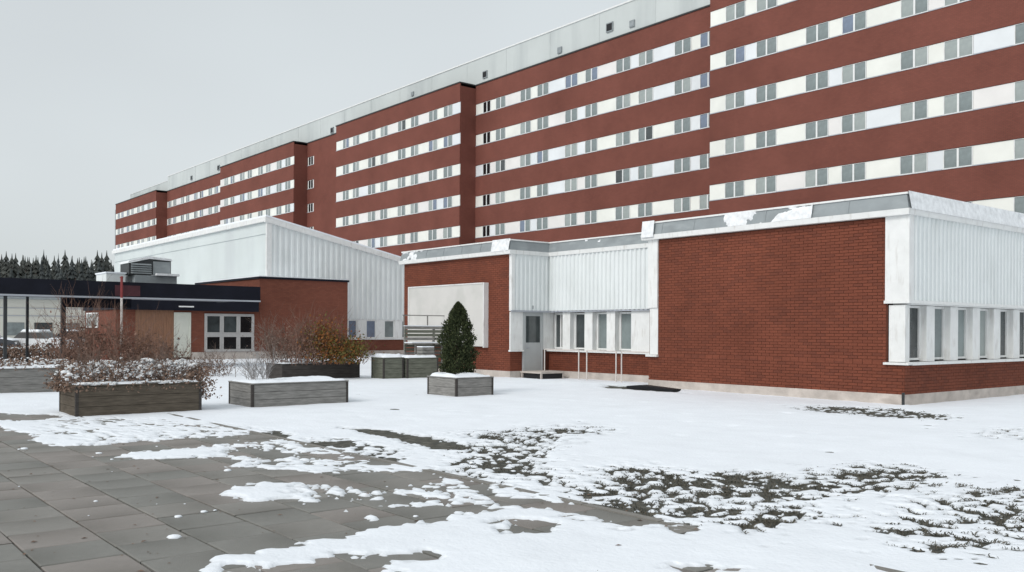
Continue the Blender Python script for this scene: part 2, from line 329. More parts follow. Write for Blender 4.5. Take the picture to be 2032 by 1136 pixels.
# ------------------------------------------------------------------ ground, lawn, paving, snow
def grid_mesh(name, xs, ys, Z, keep, mats, attr=None, smooth=True):
    nx, ny = len(xs), len(ys)
    X, Y = np.meshgrid(xs, ys, indexing='ij')
    co = np.stack([X, Y, Z], -1).reshape(-1, 3)
    av = None if attr is None else np.clip(1 - attr.reshape(-1) / 0.10, 0, 1) ** 1.2
    I = np.arange((nx) * (ny)).reshape(nx, ny)
    q = np.stack([I[:-1, :-1], I[1:, :-1], I[1:, 1:], I[:-1, 1:]], -1).reshape(-1, 4)
    if keep is not None:
        kk = (keep[:-1, :-1] | keep[1:, :-1] | keep[1:, 1:] | keep[:-1, 1:]).reshape(-1); q = q[kk]
        used = np.unique(q); rm = np.full(co.shape[0], -1); rm[used] = np.arange(len(used)); co = co[used]; q = rm[q]
        if av is not None: av = av[used]
    me = bpy.data.meshes.new(name)
    me.vertices.add(len(co)); me.vertices.foreach_set('co', co.ravel().astype(np.float32))
    me.loops.add(q.size); me.loops.foreach_set('vertex_index', q.ravel().astype(np.int32))
    me.polygons.add(len(q)); me.polygons.foreach_set('loop_start', np.arange(0, q.size, 4, dtype=np.int32))
    me.polygons.foreach_set('use_smooth', np.full(len(q), smooth))
    me.update(calc_edges=True)
    if av is not None: me.attributes.new('melt', 'FLOAT', 'POINT').data.foreach_set('value', av.astype(np.float32))
    for m_ in (mats if isinstance(mats, list) else [mats]): me.materials.append(m_)
    o = bpy.data.objects.new(name, me); col.objects.link(o); return o
o = MB(); o.quad((-2500, -2500, -0.10), (2500, -2500, -0.10), (2500, 2500, -0.10), (-2500, 2500, -0.10))
o = o.build('ground', M['snow']); o['kind'] = 'structure'

xs = np.arange(-60, 12.01, 0.2); ys = np.arange(-8, 30.01, 0.2)
X, Y = np.meshgrid(xs, ys, indexing='ij')
Z = -0.012 + 0.016 * fbm(X, Y, 2.0, 5, 3)
pav = (X > -21.4) & (X < -0.4) & (Y > -3.4) & (Y < 6.1)
Z = np.where(pav, -0.075, np.minimum(Z, -0.002))
o = grid_mesh('lawn', xs, ys, Z, None, M['lawn']); o['kind'] = 'structure'

# paving: bedding sheet, slabs as pieces
P_ = MB(); P_.quad((-21.3, -3.3, -0.045), (-0.5, -3.3, -0.045), (-0.5, 6.3, -0.045), (-21.3, 6.3, -0.045))
paving = P_.build('paving', M['bed']); paving['kind'] = 'structure'
slab_me = []
for k, mk in enumerate(('slab1', 'slab2', 'slab3')):
    for j in range(2):
        b = MB(); a = 0.292; ch = 0.010
        t0 = [(-a, -a), (a, -a), (a, a), (-a, a)]
        c_ = a - ch
        t1 = [(-c_, -c_), (c_, -c_), (c_, c_), (-c_, c_)]
        b.v = [(x, y, -0.045) for x, y in t0] + [(x, y, -0.006) for x, y in t0] + [(x, y, 0) for x, y in t1]
        for i in range(4):
            jn = (i + 1) % 4
            b.f += [(i, jn, 4 + jn, 4 + i), (4 + i, 4 + jn, 8 + jn, 8 + i)]; b.m += [0, 0]
        b.f.append((8, 9, 10, 11)); b.m.append(0)
        slab_me.append(b.mesh('paving_slab', M[mk]))
def in_view(x, y, lo=-1300, hi=1300):
    z = -x * math.sin(YAW) + y * math.cos(YAW)
    if z < 4.5: return False
    a = 1815 * (x * math.cos(YAW) + y * math.sin(YAW)) / z
    return lo < a < hi
cells = []
ix = 0
for i in range(34):
    for j in range(16):
        x = -0.9 - 0.6 * i; y = -3.0 + 0.6 * j
        # joints lie at y = 1.5, 2.1, 2.7 ...; cross joints staggered by half in every second row
        cx = x - (0.3 if j % 2 else 0.0); cy = y + 0.0
        cells.append((cx, cy))
sx = np.array([c[0] for c in cells]); sy = np.array([c[1] for c in cells])
bare = np.full(sx.shape, 9.0)
for ddx in (-.28, 0, .28):
    for ddy in (-.28, 0, .28): bare = np.minimum(bare, snow_value(sx + ddx, sy + ddy))
order = sorted(range(len(cells)), key=lambda k: (not (bare[k] < 0.02 and in_view(*cells[k], -1080, 1080)), math.hypot(*cells[k])))
rest = MB(); rs = random.Random(3)
for n_, k in enumerate(order):
    x, y = cells[k]; dz = rs.uniform(-0.004, 0.003)
    if n_ < 260:
        s_ = inst('paving_slab', rs.choice(slab_me), paving, (x + rs.uniform(-.003, .003), y + rs.uniform(-.003, .003), dz), R(rs.choice((0, 90, 180, 270))) + R(rs.uniform(-.3, .3)))
        s_.rotation_euler[0] = R(rs.uniform(-.25, .25)); s_.rotation_euler[1] = R(rs.uniform(-.25, .25))
    else:
        rest.box(x - .292, x + .292, y - .292, y + .292, -0.045, dz - 0.001, rs.randrange(3))
rest.build('paving_slabs_under_snow', [M['slab1'], M['slab2'], M['slab3']], paving, kind='stuff', org=(0, 0, 0))
# a kerb of edging stones between the paving and the lawn
for i in range(22):
    b = MB(); b.box(-0.495, 0.495, -0.045, 0.045, -0.06, 0.012)
    if i == 0: kerb_me = b.mesh('kerb_stone', M['slab1'])
    inst('kerb_stone', kerb_me, paving, (-1.0 - 1.0 * i, 6.20, rs.uniform(-.004, .004)))

def lines(segs):
    out_ = []
    for a, b_, st in segs: out_ += list(np.arange(a, b_ - 1e-6, st))
    out_.append(segs[-1][1]); return np.array(out_)
xs = lines([(-420, -120, 50), (-120, -60, 3), (-60, -32, 0.4), (-32, -14.5, 0.10), (-14.5, -2.4, 0.035), (-2.4, 2, 0.2), (2, 60, 8)])
ys = lines([(-120, -8, 8), (-8, 0.6, 0.2), (0.6, 9.0, 0.04), (9.0, 21.5, 0.085), (21.5, 40, 0.5), (40, 56, 4)])
X, Y = np.meshgrid(xs, ys, indexing='ij')
V = snow_value(X, Y)
t = np.clip(V / 0.11, 0, 1); t = t * t * (3 - 2 * t)
Z = -0.030 + t * 0.045
Z = Z + t * (0.030 * fbm(X, Y, 0.45, 41, 4) + 0.010 * fbm(X, Y, 3.0, 43, 3))
# trodden hollows
rs = random.Random(12)
for i in range(46):
    fx = rs.uniform(-17, -5); fy = rs.uniform(6.5, 17)
    Z -= t * 0.028 * np.exp(-(((X - fx) / 0.13) ** 2 + ((Y - fy) / 0.10) ** 2))
# snow drifted up against planters and the plinth
Z += t * 0.02 * np.exp(-np.clip(20.4 - Y, 0, 50) / 0.5) * ((X > -33) & (X < -10.7) & (Y < 20.6))
snow = grid_mesh('snow_cover', xs, ys, Z, V > -0.03, M['snow_ground'], V); snow['kind'] = 'structure'
# loose crumbs of snow on the slabs
b = MB()
for i in range(130):
    if i < 40: x = rs.uniform(-14.5, -6.5); y = rs.uniform(1.2, 6.1)
    else: x = rs.uniform(-9.5, -3.2); y = rs.uniform(5.8, 11.0)
    if snow_value(np.array([x]), np.array([y]))[0] > 0: continue
    r_ = abs(rs.gauss(0, 0.013)) + 0.006
    if i < 6: r_ = rs.uniform(0.025, 0.05)
    b.blob((x, y, 0.003), r_ * rs.uniform(.8, 1.7), r_ * rs.uniform(.8, 1.6), r_ * 0.5)
b.build('snow_crumbs', M['snow'], kind='stuff', smooth=True)

# withered leaves and grit blown over the slabs and the thin snow
b = MB()
for i in range(520):
    x = rs.uniform(-15, -4.5); y = rs.uniform(0.8, 9.0); v_ = float(snow_value(np.array([x]), np.array([y]))[0])
    if v_ > .12 and rs.random() < .8: continue
    z = 0.004 if v_ < 0 else 0.026; q_ = rs.uniform(.004, .016) if rs.random() < .85 else rs.uniform(.018, .032); a = rs.uniform(0, 6.28)
    c_, d_ = math.cos(a) * q_, math.sin(a) * q_
    b.quad((x - c_, y - d_, z), (x + d_ * .5, y - c_ * .5, z + q_ * .3), (x + c_, y + d_, z + .002), (x - d_ * .5, y + c_ * .5, z + q_ * .2))
o = b.build('leaf_litter', M['dead'], kind='stuff'); o['label'] = 'scattered withered leaf crumbs on the paving and thin snow'; o['category'] = 'leaf litter'
# grass poking through
b = MB(); cnt = 0
gx = []; gy = []
for k, p in MIX.items():
    A = np.array(p); n_ = {'g1': 5200, 'g2': 4200, 'g3': 700, 'm5': 1500, 'm6': 400}.get(k, 0)
    q = np.random.RandomState(len(k) + n_).uniform(A.min(0) - .2, A.max(0) + .2, (n_ * 3, 2))
    s = sdpoly(q[:, 0], q[:, 1], p)
    q = q[s < 0.15][:n_]; v_ = snow_value(q[:, 0], q[:, 1]); q = q[v_ < 0.035]
    gx += list(q[:, 0]); gy += list(q[:, 1])
for p in ('strip', 'wall2'):
    A = np.array(MIX[p]); q = np.random.RandomState(9).uniform(A.min(0) - .2, A.max(0) + .2, (700, 2))
    q = q[snow_value(q[:, 0], q[:, 1]) < 0.03]; gx += list(q[:, 0]); gy += list(q[:, 1])
gr = random.Random(4)
for x, y in zip(gx, gy):
    if y < 6.3 and x > -21: continue
    for kx in range(3):
        a = gr.uniform(0, 6.28); h = gr.uniform(0.004, 0.019); l = h * gr.uniform(0.8, 2.6); wd = gr.uniform(0.0018, 0.0045)
        px, py = x + gr.gauss(0, .03), y + gr.gauss(0, .03)
        dx, dy = math.cos(a), math.sin(a); ox, oy = -dy * wd, dx * wd
        mi = 0 if gr.random() < .45 else 1
        b.quad((px - ox, py - oy, -0.01), (px + ox, py + oy, -0.01), (px + ox * .6 + dx * l * .4, py + oy * .6 + dy * l * .4, h * .7), (px - ox * .3 + dx * l, py - oy * .3 + dy * l, h), mi)
o = b.build('grass', [M['grass'], M['grassd']], kind='stuff')
o['label'] = 'dark winter grass poking through the thin snow on the lawn'; o['category'] = 'grass'

# ------------------------------------------------------------------ brickwork
brick_m = ['brick1', 'brick2', 'brick3']
BW, BH, BT = 0.24, 0.064, 0.012                 # length, height, joint
def brick_mesh(k, L=BW):
    b = MB(); e = 0.003; b.box(-L / 2, L / 2, -0.012, 0.02, -BH / 2, BH / 2)
    return b.mesh('brick', M[brick_m[k]])
brick_me = [brick_mesh(k) for k in range(3)]
BR_LIST = []                                    # (distance, wall id, axis, u, z, plane)
def brick_face(axis, u0, u1, z0, z1, plane, store, holes=()):
    """axis 'x': wall in the plane y=plane facing -y, u along x; axis 'y': plane x=plane facing +x, u along y"""
    r = 0; z = z0
    while z + BH < z1 + 0.02:
        off = -(BW + BT) / 2 if r % 2 else 0.0
        u = u0 + off
        while u < u1 - 0.02:
            a = max(u, u0); c = min(u + BW, u1)
            zt = min(z + BH, z1)
            if c - a > 0.03 and not any(h[0] < (a + c) / 2 < h[1] and h[2] < z + BH / 2 < h[3] for h in holes):
                store.append((axis, a, c, z, zt, plane))
            u += BW + BT
        z += BH + BT; r += 1
def brick_prisms(mb, lst, rr):
    for axis, a, c, z0, z1, pl in lst:
        p = rr.uniform(0.009, 0.014); mi = rr.choice((0, 0, 1, 1, 2))
        if axis == 'x':
            y = pl - p; yb = pl
            mb.quad((a, y, z0), (c, y, z0), (c, y, z1), (a, y, z1), mi)
            mb.quad((a, yb, z1), (a, y, z1), (c, y, z1), (c, yb, z1), mi)
            mb.quad((a, yb, z0), (c, yb, z0), (c, y, z0), (a, y, z0), mi)
            mb.quad((c, y, z0), (c, yb, z0), (c, yb, z1), (c, y, z1), mi)
            mb.quad((a, yb, z0), (a, y, z0), (a, y, z1), (a, yb, z1), mi)
        else:
            x = pl + p; xb = pl
            mb.quad((x, a, z0), (x, c, z0), (x, c, z1), (x, a, z1), mi)
            mb.quad((x, a, z1), (x, c, z1), (xb, c, z1), (xb, a, z1), mi)
            mb.quad((xb, a, z0), (xb, c, z0), (x, c, z0), (x, a, z0), mi)
            mb.quad((x, a, z0), (x, a, z1), (xb, a, z1), (xb, a, z0), mi)
            mb.quad((xb, c, z0), (xb, c, z1), (x, c, z1), (x, c, z0), mi)

# ------------------------------------------------------------------ the low brick wing (near)
Y0 = 20.51; XR = -10.78; XL = -18.76; XP1R = -25.40; XP1L = -32.43; YP2 = 22.35
ZF, ZS, ZP, ZT, ZR = 0.26, 1.02, 2.41, 4.46, 4.97
wing = thing('low_brick_building', 'low red brick wing with white cladding, corner windows and flat snowy roof at right', 'building', (-20, 24, 0))
B = W(wing)
# core walls (mortar colour) as one mesh; plinth separate
b = MB()
b.box(XL + .02, XR, Y0, 44, ZF, ZS - .08); b.box(XL + .02, XR - .55, Y0, 44, ZS - .08, ZT); b.box(XR - .55, XR, Y0 + .2, 44, ZP - .045, ZT); b.box(XR - .55, -11.2, Y0, Y0 + .19, ZS - .08, ZT)
b.box(XP1L, XP1R, Y0, 44, ZF, ZT)               # left bay
b.box(XP1R, XL + .02, YP2 + 0.35, 44, ZF, ZT)   # recessed part
b.box(XP1R + .001, XL + .019, YP2, YP2 + 0.349, ZF, ZS - .04)
# (right bay front face above is cut back at the window corner by the bay itself)
B(b, 'wall', M['mortar'])
b = MB(); b.box(XL - .0, XR + .02, Y0 - .03, 44, -0.2, ZF); b.box(XP1L - .03, XP1R + .03, Y0 - .03, 44, -0.2, ZF - .002); b.box(XP1R + .03, XL, YP2 - .04, 44, -0.2, ZF - .004)
B(b, 'plinth', M['concrete'])
bricks = []
brick_face('x', XL, XR, ZF, ZS - .02, Y0, bricks)
brick_face('x', -18.38, -11.24, ZS - .02 + .0, ZT - .01, Y0, bricks)
brick_face('x', XP1L, XP1R, ZF, ZT - .01, Y0, bricks, holes=((-31.7, -26.8, 1.1, 3.4),))
brick_face('x', XP1R + .02, XL, ZF, ZS - .05, YP2, bricks)
brick_face('y', Y0, 34, ZF, ZS - .02, XR, bricks)
brick_face('y', Y0, 21.05, ZF, ZS - .02, XP1R, bricks)
rb = random.Random(2)
def bdist(q):
    axis, a, c, z0, z1, pl = q; m_ = (a + c) / 2
    x, y = (m_, pl) if axis == 'x' else (pl, m_)
    vis = in_view(x, y, -1016, 1016)
    foreshort = 1.0 if axis == 'x' else 1.25
    return (not vis, abs(c - a - BW) > 1e-4, math.hypot(x, y) * foreshort)
bricks.sort(key=bdist)
for q in bricks[:300]:
    axis, a, c, z0, z1, pl = q; m_ = (a + c) / 2; k = rb.choice((0, 0, 1, 1, 2)); p = rb.uniform(-.002, .002)
    loc = (m_, pl + p, (z0 + z1) / 2) if axis == 'x' else (pl - p, m_, (z0 + z1) / 2)
    inst('brick', brick_me[k], wing, (loc[0] + 20, loc[1] - 24, loc[2]), 0 if axis == 'x' else R(90))
b = MB(); brick_prisms(b, bricks[300:], rb); B(b, 'brickwork', [M[k] for k in brick_m], kind='stuff')

def corrugated(mb, p0, p1, z0, z1, nrm, pitch=0.2, depth=0.03, top1=None):
    """profiled sheet from p0 to p1 (xy) facing nrm; top1 gives another top height at p1"""
    L = math.hypot(p1[0] - p0[0], p1[1] - p0[1]); ux, uy = (p1[0] - p0[0]) / L, (p1[1] - p0[1]) / L
    pts = [(0, 0)]; u = 0
    while u < L - 1e-6:
        for du, d in ((0.36, 0), (0.5, 1), (0.86, 1), (1.0, 0)):
            uu = u + du * pitch
            if uu < L: pts.append((uu, d * depth))
        u += pitch
    pts.append((L, 0))
    for (a, da), (c, dc) in zip(pts[:-1], pts[1:]):
        if c - a < 1e-5: continue
        ta = z1 if top1 is None else z1 + (top1 - z1) * a / L; tb = z1 if top1 is None else z1 + (top1 - z1) * c / L
        A = (p0[0] + ux * a + nrm[0] * da, p0[1] + uy * a + nrm[1] * da); C_ = (p0[0] + ux * c + nrm[0] * dc, p0[1] + uy * c + nrm[1] * dc)
        mb.quad((A[0], A[1], z0), (C_[0], C_[1], z0), (C_[0], C_[1], tb), (A[0], A[1], ta))

# ---- right bay: white corner box and window band on the side facing +x
xo = XR + 0.10
b = MB(); corrugated(b, (xo, Y0 + .16), (xo, 44), ZP, ZT, (1, 0), 0.2, 0.04); B(b, 'cladding', M['white'])
b = MB()
b.box(-11.24, xo + .03, Y0 - .06, Y0 + .16, ZP, ZT)                       # corner casing
b.box(XR, xo - .003, Y0 + .16, 44, ZP, ZT)                              # carcass behind the sheet
b.box(XR - .35, xo - .002, Y0 + .10, 44, ZP - .05, ZP - .003)           # soffit
B(b, 'corner_casing', M['whitetrim'])
b = MB(); b.box(-11.26, xo + .05, Y0 - .08, Y0 + .18, ZP - .02, ZP + .05); b.box(xo, xo + .05, Y0 + .18, 44, ZP - .02, ZP + .05)
B(b, 'drip_trim', M['whitetrim'])
b = MB(); b.box(-11.16, XR + .02, Y0 - .02, Y0 + .18, ZS, ZP - .06); B(b, 'corner_post', M['whitetrim'])
b = MB(); b.prism([(-11.26, Y0 - .10, ZS - .07), (XR + .14, Y0 - .10, ZS - .07), (XR + .14, Y0 - .10, ZS - .02), (-11.26, Y0 - .10, ZS - .02)], (0, .22, .02))
b.box(XR - .3, XR + .14, Y0 + .12, 44, ZS - .075, ZS - .01)
B(b, 'window_sill', M['whitetrim'])
fin0 = 21.52; per = 1.205
def window(parentfun, name, x0, x1, y0, y1, z0, z1, face, gm, parts=1, fr=0.05):
    """a framed window; face 'x' = glass plane normal +x at x1, 'y' = normal -y at y0"""
    b = MB()
    if face == 'x':
        b.box(x0, x1, y0, y0 + fr, z0, z1); b.box(x0, x1, y1 - fr, y1, z0, z1)
        b.box(x0, x1, y0 + fr, y1 - fr, z0, z0 + fr); b.box(x0, x1, y0 + fr, y1 - fr, z1 - fr, z1)
        for k in range(1, parts): ym = y0 + (y1 - y0) * k / parts; b.box(x0, x1, ym - fr / 2, ym + fr / 2, z0 + fr, z1 - fr)
    else:
        b.box(x0, x0 + fr, y0, y1, z0, z1); b.box(x1 - fr, x1, y0, y1, z0, z1)
        b.box(x0 + fr, x1 - fr, y0, y1, z0, z0 + fr); b.box(x0 + fr, x1 - fr, y0, y1, z1 - fr, z1)
        for k in range(1, parts): xm = x0 + (x1 - x0) * k / parts; b.box(xm - fr / 2, xm + fr / 2, y0, y1, z0 + fr, z1 - fr)
    f_ = parentfun(b, name, M['whitetrim'])
    for k in range(parts):
        b = MB()
        if face == 'x':
            a = y0 + (y1 - y0) * k / parts; c = y0 + (y1 - y0) * (k + 1) / parts
            b.box(x0 + .005, x0 + .015, a + fr * .6, c - fr * .6, z0 + fr, z1 - fr)
        else:
            a = x0 + (x1 - x0) * k / parts; c = x0 + (x1 - x0) * (k + 1) / parts
            b.box(a + fr * .6, c - fr * .6, y1 - .015, y1 - .005, z0 + fr, z1 - fr)
        parentfun(b, 'pane', gm if not isinstance(gm, list) else gm[k % len(gm)], parent=f_)
    return f_
gseq = ['glassd', 'glass_g', 'glass_g', 'glass_l', 'glassd', 'glassd', 'glass_g', 'glassd']
for k in range(9):
    ys_ = fin0 + per * k
    b = MB(); b.box(XR - .17, XR + .01, ys_, ys_ + .40, ZS, ZP - .06); B(b, 'window_fin', M['whitetrim'])
    y0_ = ys_ - per + .42 if k else Y0 + .18
    window(B, 'window', XR - .20, XR - .14, y0_, ys_, ZS + .03, ZP - .06, 'x', M[gseq[k % 8]], 1, 0.055)
    if k % 3 == 1:
        b = MB(); b.box(XR - .42, XR - .39, y0_ + (ys_ - y0_) * .72, ys_, ZS + .05, ZP - .08); B(b, 'curtain', M['curtain'])
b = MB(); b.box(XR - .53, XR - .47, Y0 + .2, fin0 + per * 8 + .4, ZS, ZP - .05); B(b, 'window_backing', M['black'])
# the core wall behind the band sits back: cover strip above sill
# ---- left end of the right bay: white wrap
b = MB(); b.box(XL, -18.385, Y0 - .06, YP2 + .3, ZP, ZT); B(b, 'corner_casing', M['whitetrim'])
b = MB(); b.box(XL + .05, -18.39, Y0 - .02, YP2 + .3, ZS, ZP - .003); B(b, 'corner_post', M['whitetrim'])
b = MB(); b.box(XL - .05, -18.37, Y0 - .10, YP2, ZS - .07, ZS - .003); B(b, 'window_sill', M['whitetrim'])
# ---- recessed part (facing -y) and the return with the door (facing +x)
yo = YP2 - .10
b = MB(); corrugated(b, (XP1R + .10, yo), (XL, yo), ZP, ZT + .08, (0, -1), 0.2, 0.045); B(b, 'cladding', M['white'])
b = MB(); corrugated(b, (XP1R + .10, Y0 + .1), (XP1R + .10, yo), ZP, ZT + .08, (1, 0), 0.2, 0.03); B(b, 'cladding', M['white'])
b = MB(); b.box(XP1R - .01, XP1R + .13, Y0 - .05, Y0 + .1, ZP, ZT); b.box(XP1R + .10, XL, yo + .003, YP2 + .349, ZP, ZT)
b.box(XP1R - .001, XP1R + .097, Y0 + .1, yo, ZP, ZT)
B(b, 'corner_casing', M['whitetrim'])
b = MB(); b.box(XP1R + .10, XL, yo - .045, yo - .003, ZP - .03, ZP + .03); b.box(XP1R + .10, XP1R + .145, Y0 - .06, yo - .045, ZP - .03, ZP + .03)
B(b, 'drip_trim', M['lighttrim'])
b = MB(); b.box(XP1R - .01, XP1R + .05, Y0 - .03, 21.05, ZS, ZP - .03); B(b, 'wall_panel', M['whitetrim'])
b = MB(); b.box(XP1R - .01, XP1R + .05, 22.0, YP2 + .30, ZS, ZP - .03)
B(b, 'wall_panel', M['whitetrim'])
b = MB(); b.box(XP1R + .05, XL, yo - .06, YP2 + .3, ZS - .06, ZS - .001); b.box(XP1R + .0, XP1R + .12, Y0 - .08, 21.05, ZS - .06, ZS - .002)
B(b, 'window_sill', M['whitetrim'])
# door in the return
b = MB(); b.box(XP1R, XP1R + .07, 21.06, 21.13, ZF - .02, ZP - .03); b.box(XP1R, XP1R + .07, 21.95, 22.0, ZF - .02, ZP - .03); b.box(XP1R, XP1R + .07, 21.13, 21.95, ZP - .1, ZP - .03)
b.box(XP1R + .01, XP1R + .05, 21.13, 21.95, ZF, ZP - .1)
dr = B(b, 'door', M['door_grey'])
b = MB(); b.box(XP1R + .045, XP1R + .056, 21.20, 21.86, 1.28, ZP - .17); B(b, 'pane', M['glassd'], parent=dr)
b = MB(); b.tube((XP1R + .09, 21.2, 1.1), (XP1R + .09, 21.34, 1.1), .012); b.tube((XP1R + .05, 21.22, 1.1), (XP1R + .09, 21.22, 1.1), .012); B(b, 'door_handle', M['lighttrim'], parent=dr)
# door step: grating on legs; a black block paints the shade below it
b = MB(); b.box(XP1R + .04, XP1R + 1.2, 20.95, 22.05, .20, .26)
for x_ in (XP1R + .1, XP1R + 1.14):
    for y_ in (21.0, 22.0): b.box(x_ - .03, x_ + .03, y_ - .03, y_ + .03, 0, .2)
B(b, 'door_step', M['concrete'])
b = MB(); b.box(XP1R + .04, XP1R + 1.16, 21.03, 21.97, 0.0, .195); B(b, 'step_shade_block', M['black'])
b = MB(); b.box(XP1R + .03, XP1R + .12, 21.45, 21.6, 2.5, 2.62); B(b, 'wall_lamp', M['grey_metal'])
# windows of the recess
wins = [(-25.28, -24.6), (-24.2, -23.45), (-23.05, -22.35), (-21.95, -21.2)]
gw = ['glassd', 'glassd', 'glass_g', 'glass_g']
for k, (a, c) in enumerate(wins):
    window(B, 'window', a, c, YP2 + .17, YP2 + .24, ZS + .03, ZP - .05, 'y', M[gw[k]], 2 if k == 0 else 1, 0.06)
    b = MB(); b.box(a + .02, a + (c - a) * .35, YP2 + .262, YP2 + .275, ZS + .05, ZP - .05); B(b, 'curtain', M['curtain'])
    nx_ = wins[k + 1][0] if k < 3 else XL - .45
    b = MB(); b.box(c, nx_, YP2 - .05, YP2 + .3, ZS, ZP - .035); B(b, 'window_fin', M['whitetrim'])
window(B, 'window', XL - .45, XL - .02, YP2 + .17, YP2 + .24, ZS + .03, ZP - .05, 'y', M['glass_g'], 1, 0.05)
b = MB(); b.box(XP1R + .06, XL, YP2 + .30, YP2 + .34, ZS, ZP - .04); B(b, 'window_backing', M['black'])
# cream board on the left bay
b = MB(); b.box(-31.75, -26.72, Y0 - .20, Y0 + .02, 1.12, 3.43); cb_ = B(b, 'wall_board', M['cream'])
b = MB(); b.box(-31.80, -31.751, Y0 - .23, Y0, 1.08, 3.47); b.box(-26.719, -26.67, Y0 - .23, Y0, 1.08, 3.47); b.box(-31.751, -26.719, Y0 - .23, Y0, 3.431, 3.47)
B(b, 'board_frame', M['whitetrim'])
# roof edge: white drip, sloping grey metal fascia, snow cap
def fascia(pts, z0, z1, lean=0.12, over=0.12, segl=2.4, mats_=None):
    """pts: polyline (xy) with the outside on its right-hand side"""
    n = len(pts); off = []
    dirs = [Vector((pts[i + 1][0] - pts[i][0], pts[i + 1][1] - pts[i][1], 0)).normalized() for i in range(n - 1)]
    nrm = [Vector((d.y, -d.x, 0)) for d in dirs]
    def offs(i, d_):
        if i == 0: v = nrm[0] * d_
        elif i == n - 1: v = nrm[-1] * d_
        else: v = nrm[i - 1] * d_ + nrm[i] * d_
        return (pts[i][0] + v.x, pts[i][1] + v.y)
    return offs, nrm, dirs
FP = [(XP1L, 44), (XP1L, Y0), (XP1R, Y0), (XP1R, YP2), (XL, YP2), (XL, Y0), (XR, Y0), (XR, 44)]
offs, nrm, dirs = fascia(FP, 0, 0)
def ring(mb, d0, d1, z0, z1, d2=None, mi=0, rng=None):
    for i in range(len(FP) - 1):
        if rng and i not in rng: continue
        a0 = offs(i, d0); a1 = offs(i + 1, d0); b0 = offs(i, d1); b1 = offs(i + 1, d1)
        # outer face from (a, z0) to (b, z1), bottom and top
        mb.quad((*a0, z0), (*a1, z0), (*b1, z1), (*b0, z1), mi)
        i0 = offs(i, -0.5); i1 = offs(i + 1, -0.5)
        mb.quad((*i0, z0), (*i1, z0), (*a1, z0), (*a0, z0), mi)
        mb.quad((*b0, z1), (*b1, z1), (*i1, z1), (*i0, z1), mi)
b = MB(); ring(b, .17, .19, ZT - .02, ZT + .12); B(b, 'roof_trim', M['whitetrim'])
b = MB(); ring(b, .15, .07, ZT + .123, ZR - .05); fas = B(b, 'fascia', M['grey_metal'])
b = MB(); ring(b, .10, .10, ZR - .047, ZR - .0); B(b, 'roof_edge', M['whitetrim'])
# standing seams on the fascia
b = MB()
for i, (st_, en_) in enumerate(((XP1L, XP1R), (XL, XR))):
    x_ = st_ + .6
    while x_ < en_ - .2:
        b.prism([(x_ - .012, Y0 - .165, ZT + .11), (x_ + .012, Y0 - .165, ZT + .11), (x_ + .012, Y0 - .085, ZR - .05), (x_ - .012, Y0 - .085, ZR - .05)], (0, .03, 0)); x_ += 1.2
B(b, 'fascia_seams', M['grey_metal'])
# roof snow
def snow_slab(x0, x1, y0, y1, z, th, st=0.35, seed=1, mats_=None, parentfun=None, name='roof_snow'):
    nx_ = max(2, int((x1 - x0) / st)); ny_ = max(2, int((y1 - y0) / st)); xs_ = np.linspace(x0, x1, nx_ + 1); ys__ = np.linspace(y0, y1, ny_ + 1)
    XX, YY = np.meshgrid(xs_, ys__, indexing='ij'); hh = z + th * (0.75 + 0.6 * fbm(XX, YY, 0.9, seed, 4))
    ed = np.minimum(np.minimum(XX - x0, x1 - XX), np.minimum(YY - y0, y1 - YY)); hh = np.where(ed < 1e-4, z - .01, hh)
    mb = MB(); I = {}
    for i in range(nx_ + 1):
        for j in range(ny_ + 1): I[i, j] = len(mb.v); mb.v.append((float(XX[i, j]), float(YY[i, j]), float(hh[i, j])))
    for i in range(nx_):
        for j in range(ny_): mb.f.append((I[i, j], I[i + 1, j], I[i + 1, j + 1], I[i, j + 1])); mb.m.append(0)
    return parentfun(mb, name, M['snow'], smooth=True)
snow_slab(XL - .02, XR + .02, Y0 - .02, 44, ZR, .05, .5, 3, parentfun=B)
snow_slab(XP1L, XP1R, Y0 - .02, 44, ZR, .05, .5, 4, parentfun=B)
snow_slab(XP1R + .03, XL - .03, YP2, 44, ZR, .05, .5, 5, parentfun=B)
# snow clinging to the fascia: ragged patches, thicker along the east side
def cling(axis, u0, u1, z0, z1, seed, dens, parentfun, st=0.06, plane=0.0, lean=0.0):
    us = np.arange(u0, u1 + 1e-6, st); zs = np.linspace(z0, z1, 9)
    UU, ZZ = np.meshgrid(us, zs, indexing='ij'); f_ = fbm(UU, ZZ * 2.2, 1.1, seed, 4) + fbm(UU, ZZ, 5, seed + 5, 2) * .35 + dens
    tt = np.clip(f_ / .12, 0, 1); th = -0.02 + 0.065 * tt
    mb = MB(); I = {}
    for i in range(len(us)):
        for j in range(9):
            I[i, j] = len(mb.v); k_ = (ZZ[i, j] - z0) / (z1 - z0); d = th[i, j] - lean * k_
            p = (float(UU[i, j]), plane - float(d), float(ZZ[i, j])) if axis == 'x' else (plane + float(d), float(UU[i, j]), float(ZZ[i, j]))
            mb.v.append(p)
    for i in range(len(us) - 1):
        for j in range(8):
            if max(f_[i, j], f_[i + 1, j], f_[i, j + 1], f_[i + 1, j + 1]) > 0: mb.f.append((I[i, j], I[i + 1, j], I[i + 1, j + 1], I[i, j + 1])); mb.m.append(0)
    return parentfun(mb, 'snow_patch', M['snow_old'], smooth=True)
cling('x', -15.9, -13.1, ZT + .12, ZR - .01, 8, .10, B, plane=Y0 - .15, lean=.08)
cling('x', -17.9, -16.9, ZT + .3, ZR - .01, 18, -.1, B, plane=Y0 - .15, lean=.08)
cling('x', XL - .14, XL + .35, ZT + .05, ZR + .03, 28, .5, B, plane=Y0 - .18, lean=.06)
cling('x', XP1L, XP1L + 1.9, ZT + .12, ZR, 31, .18, B, plane=Y0 - .15, lean=.08)
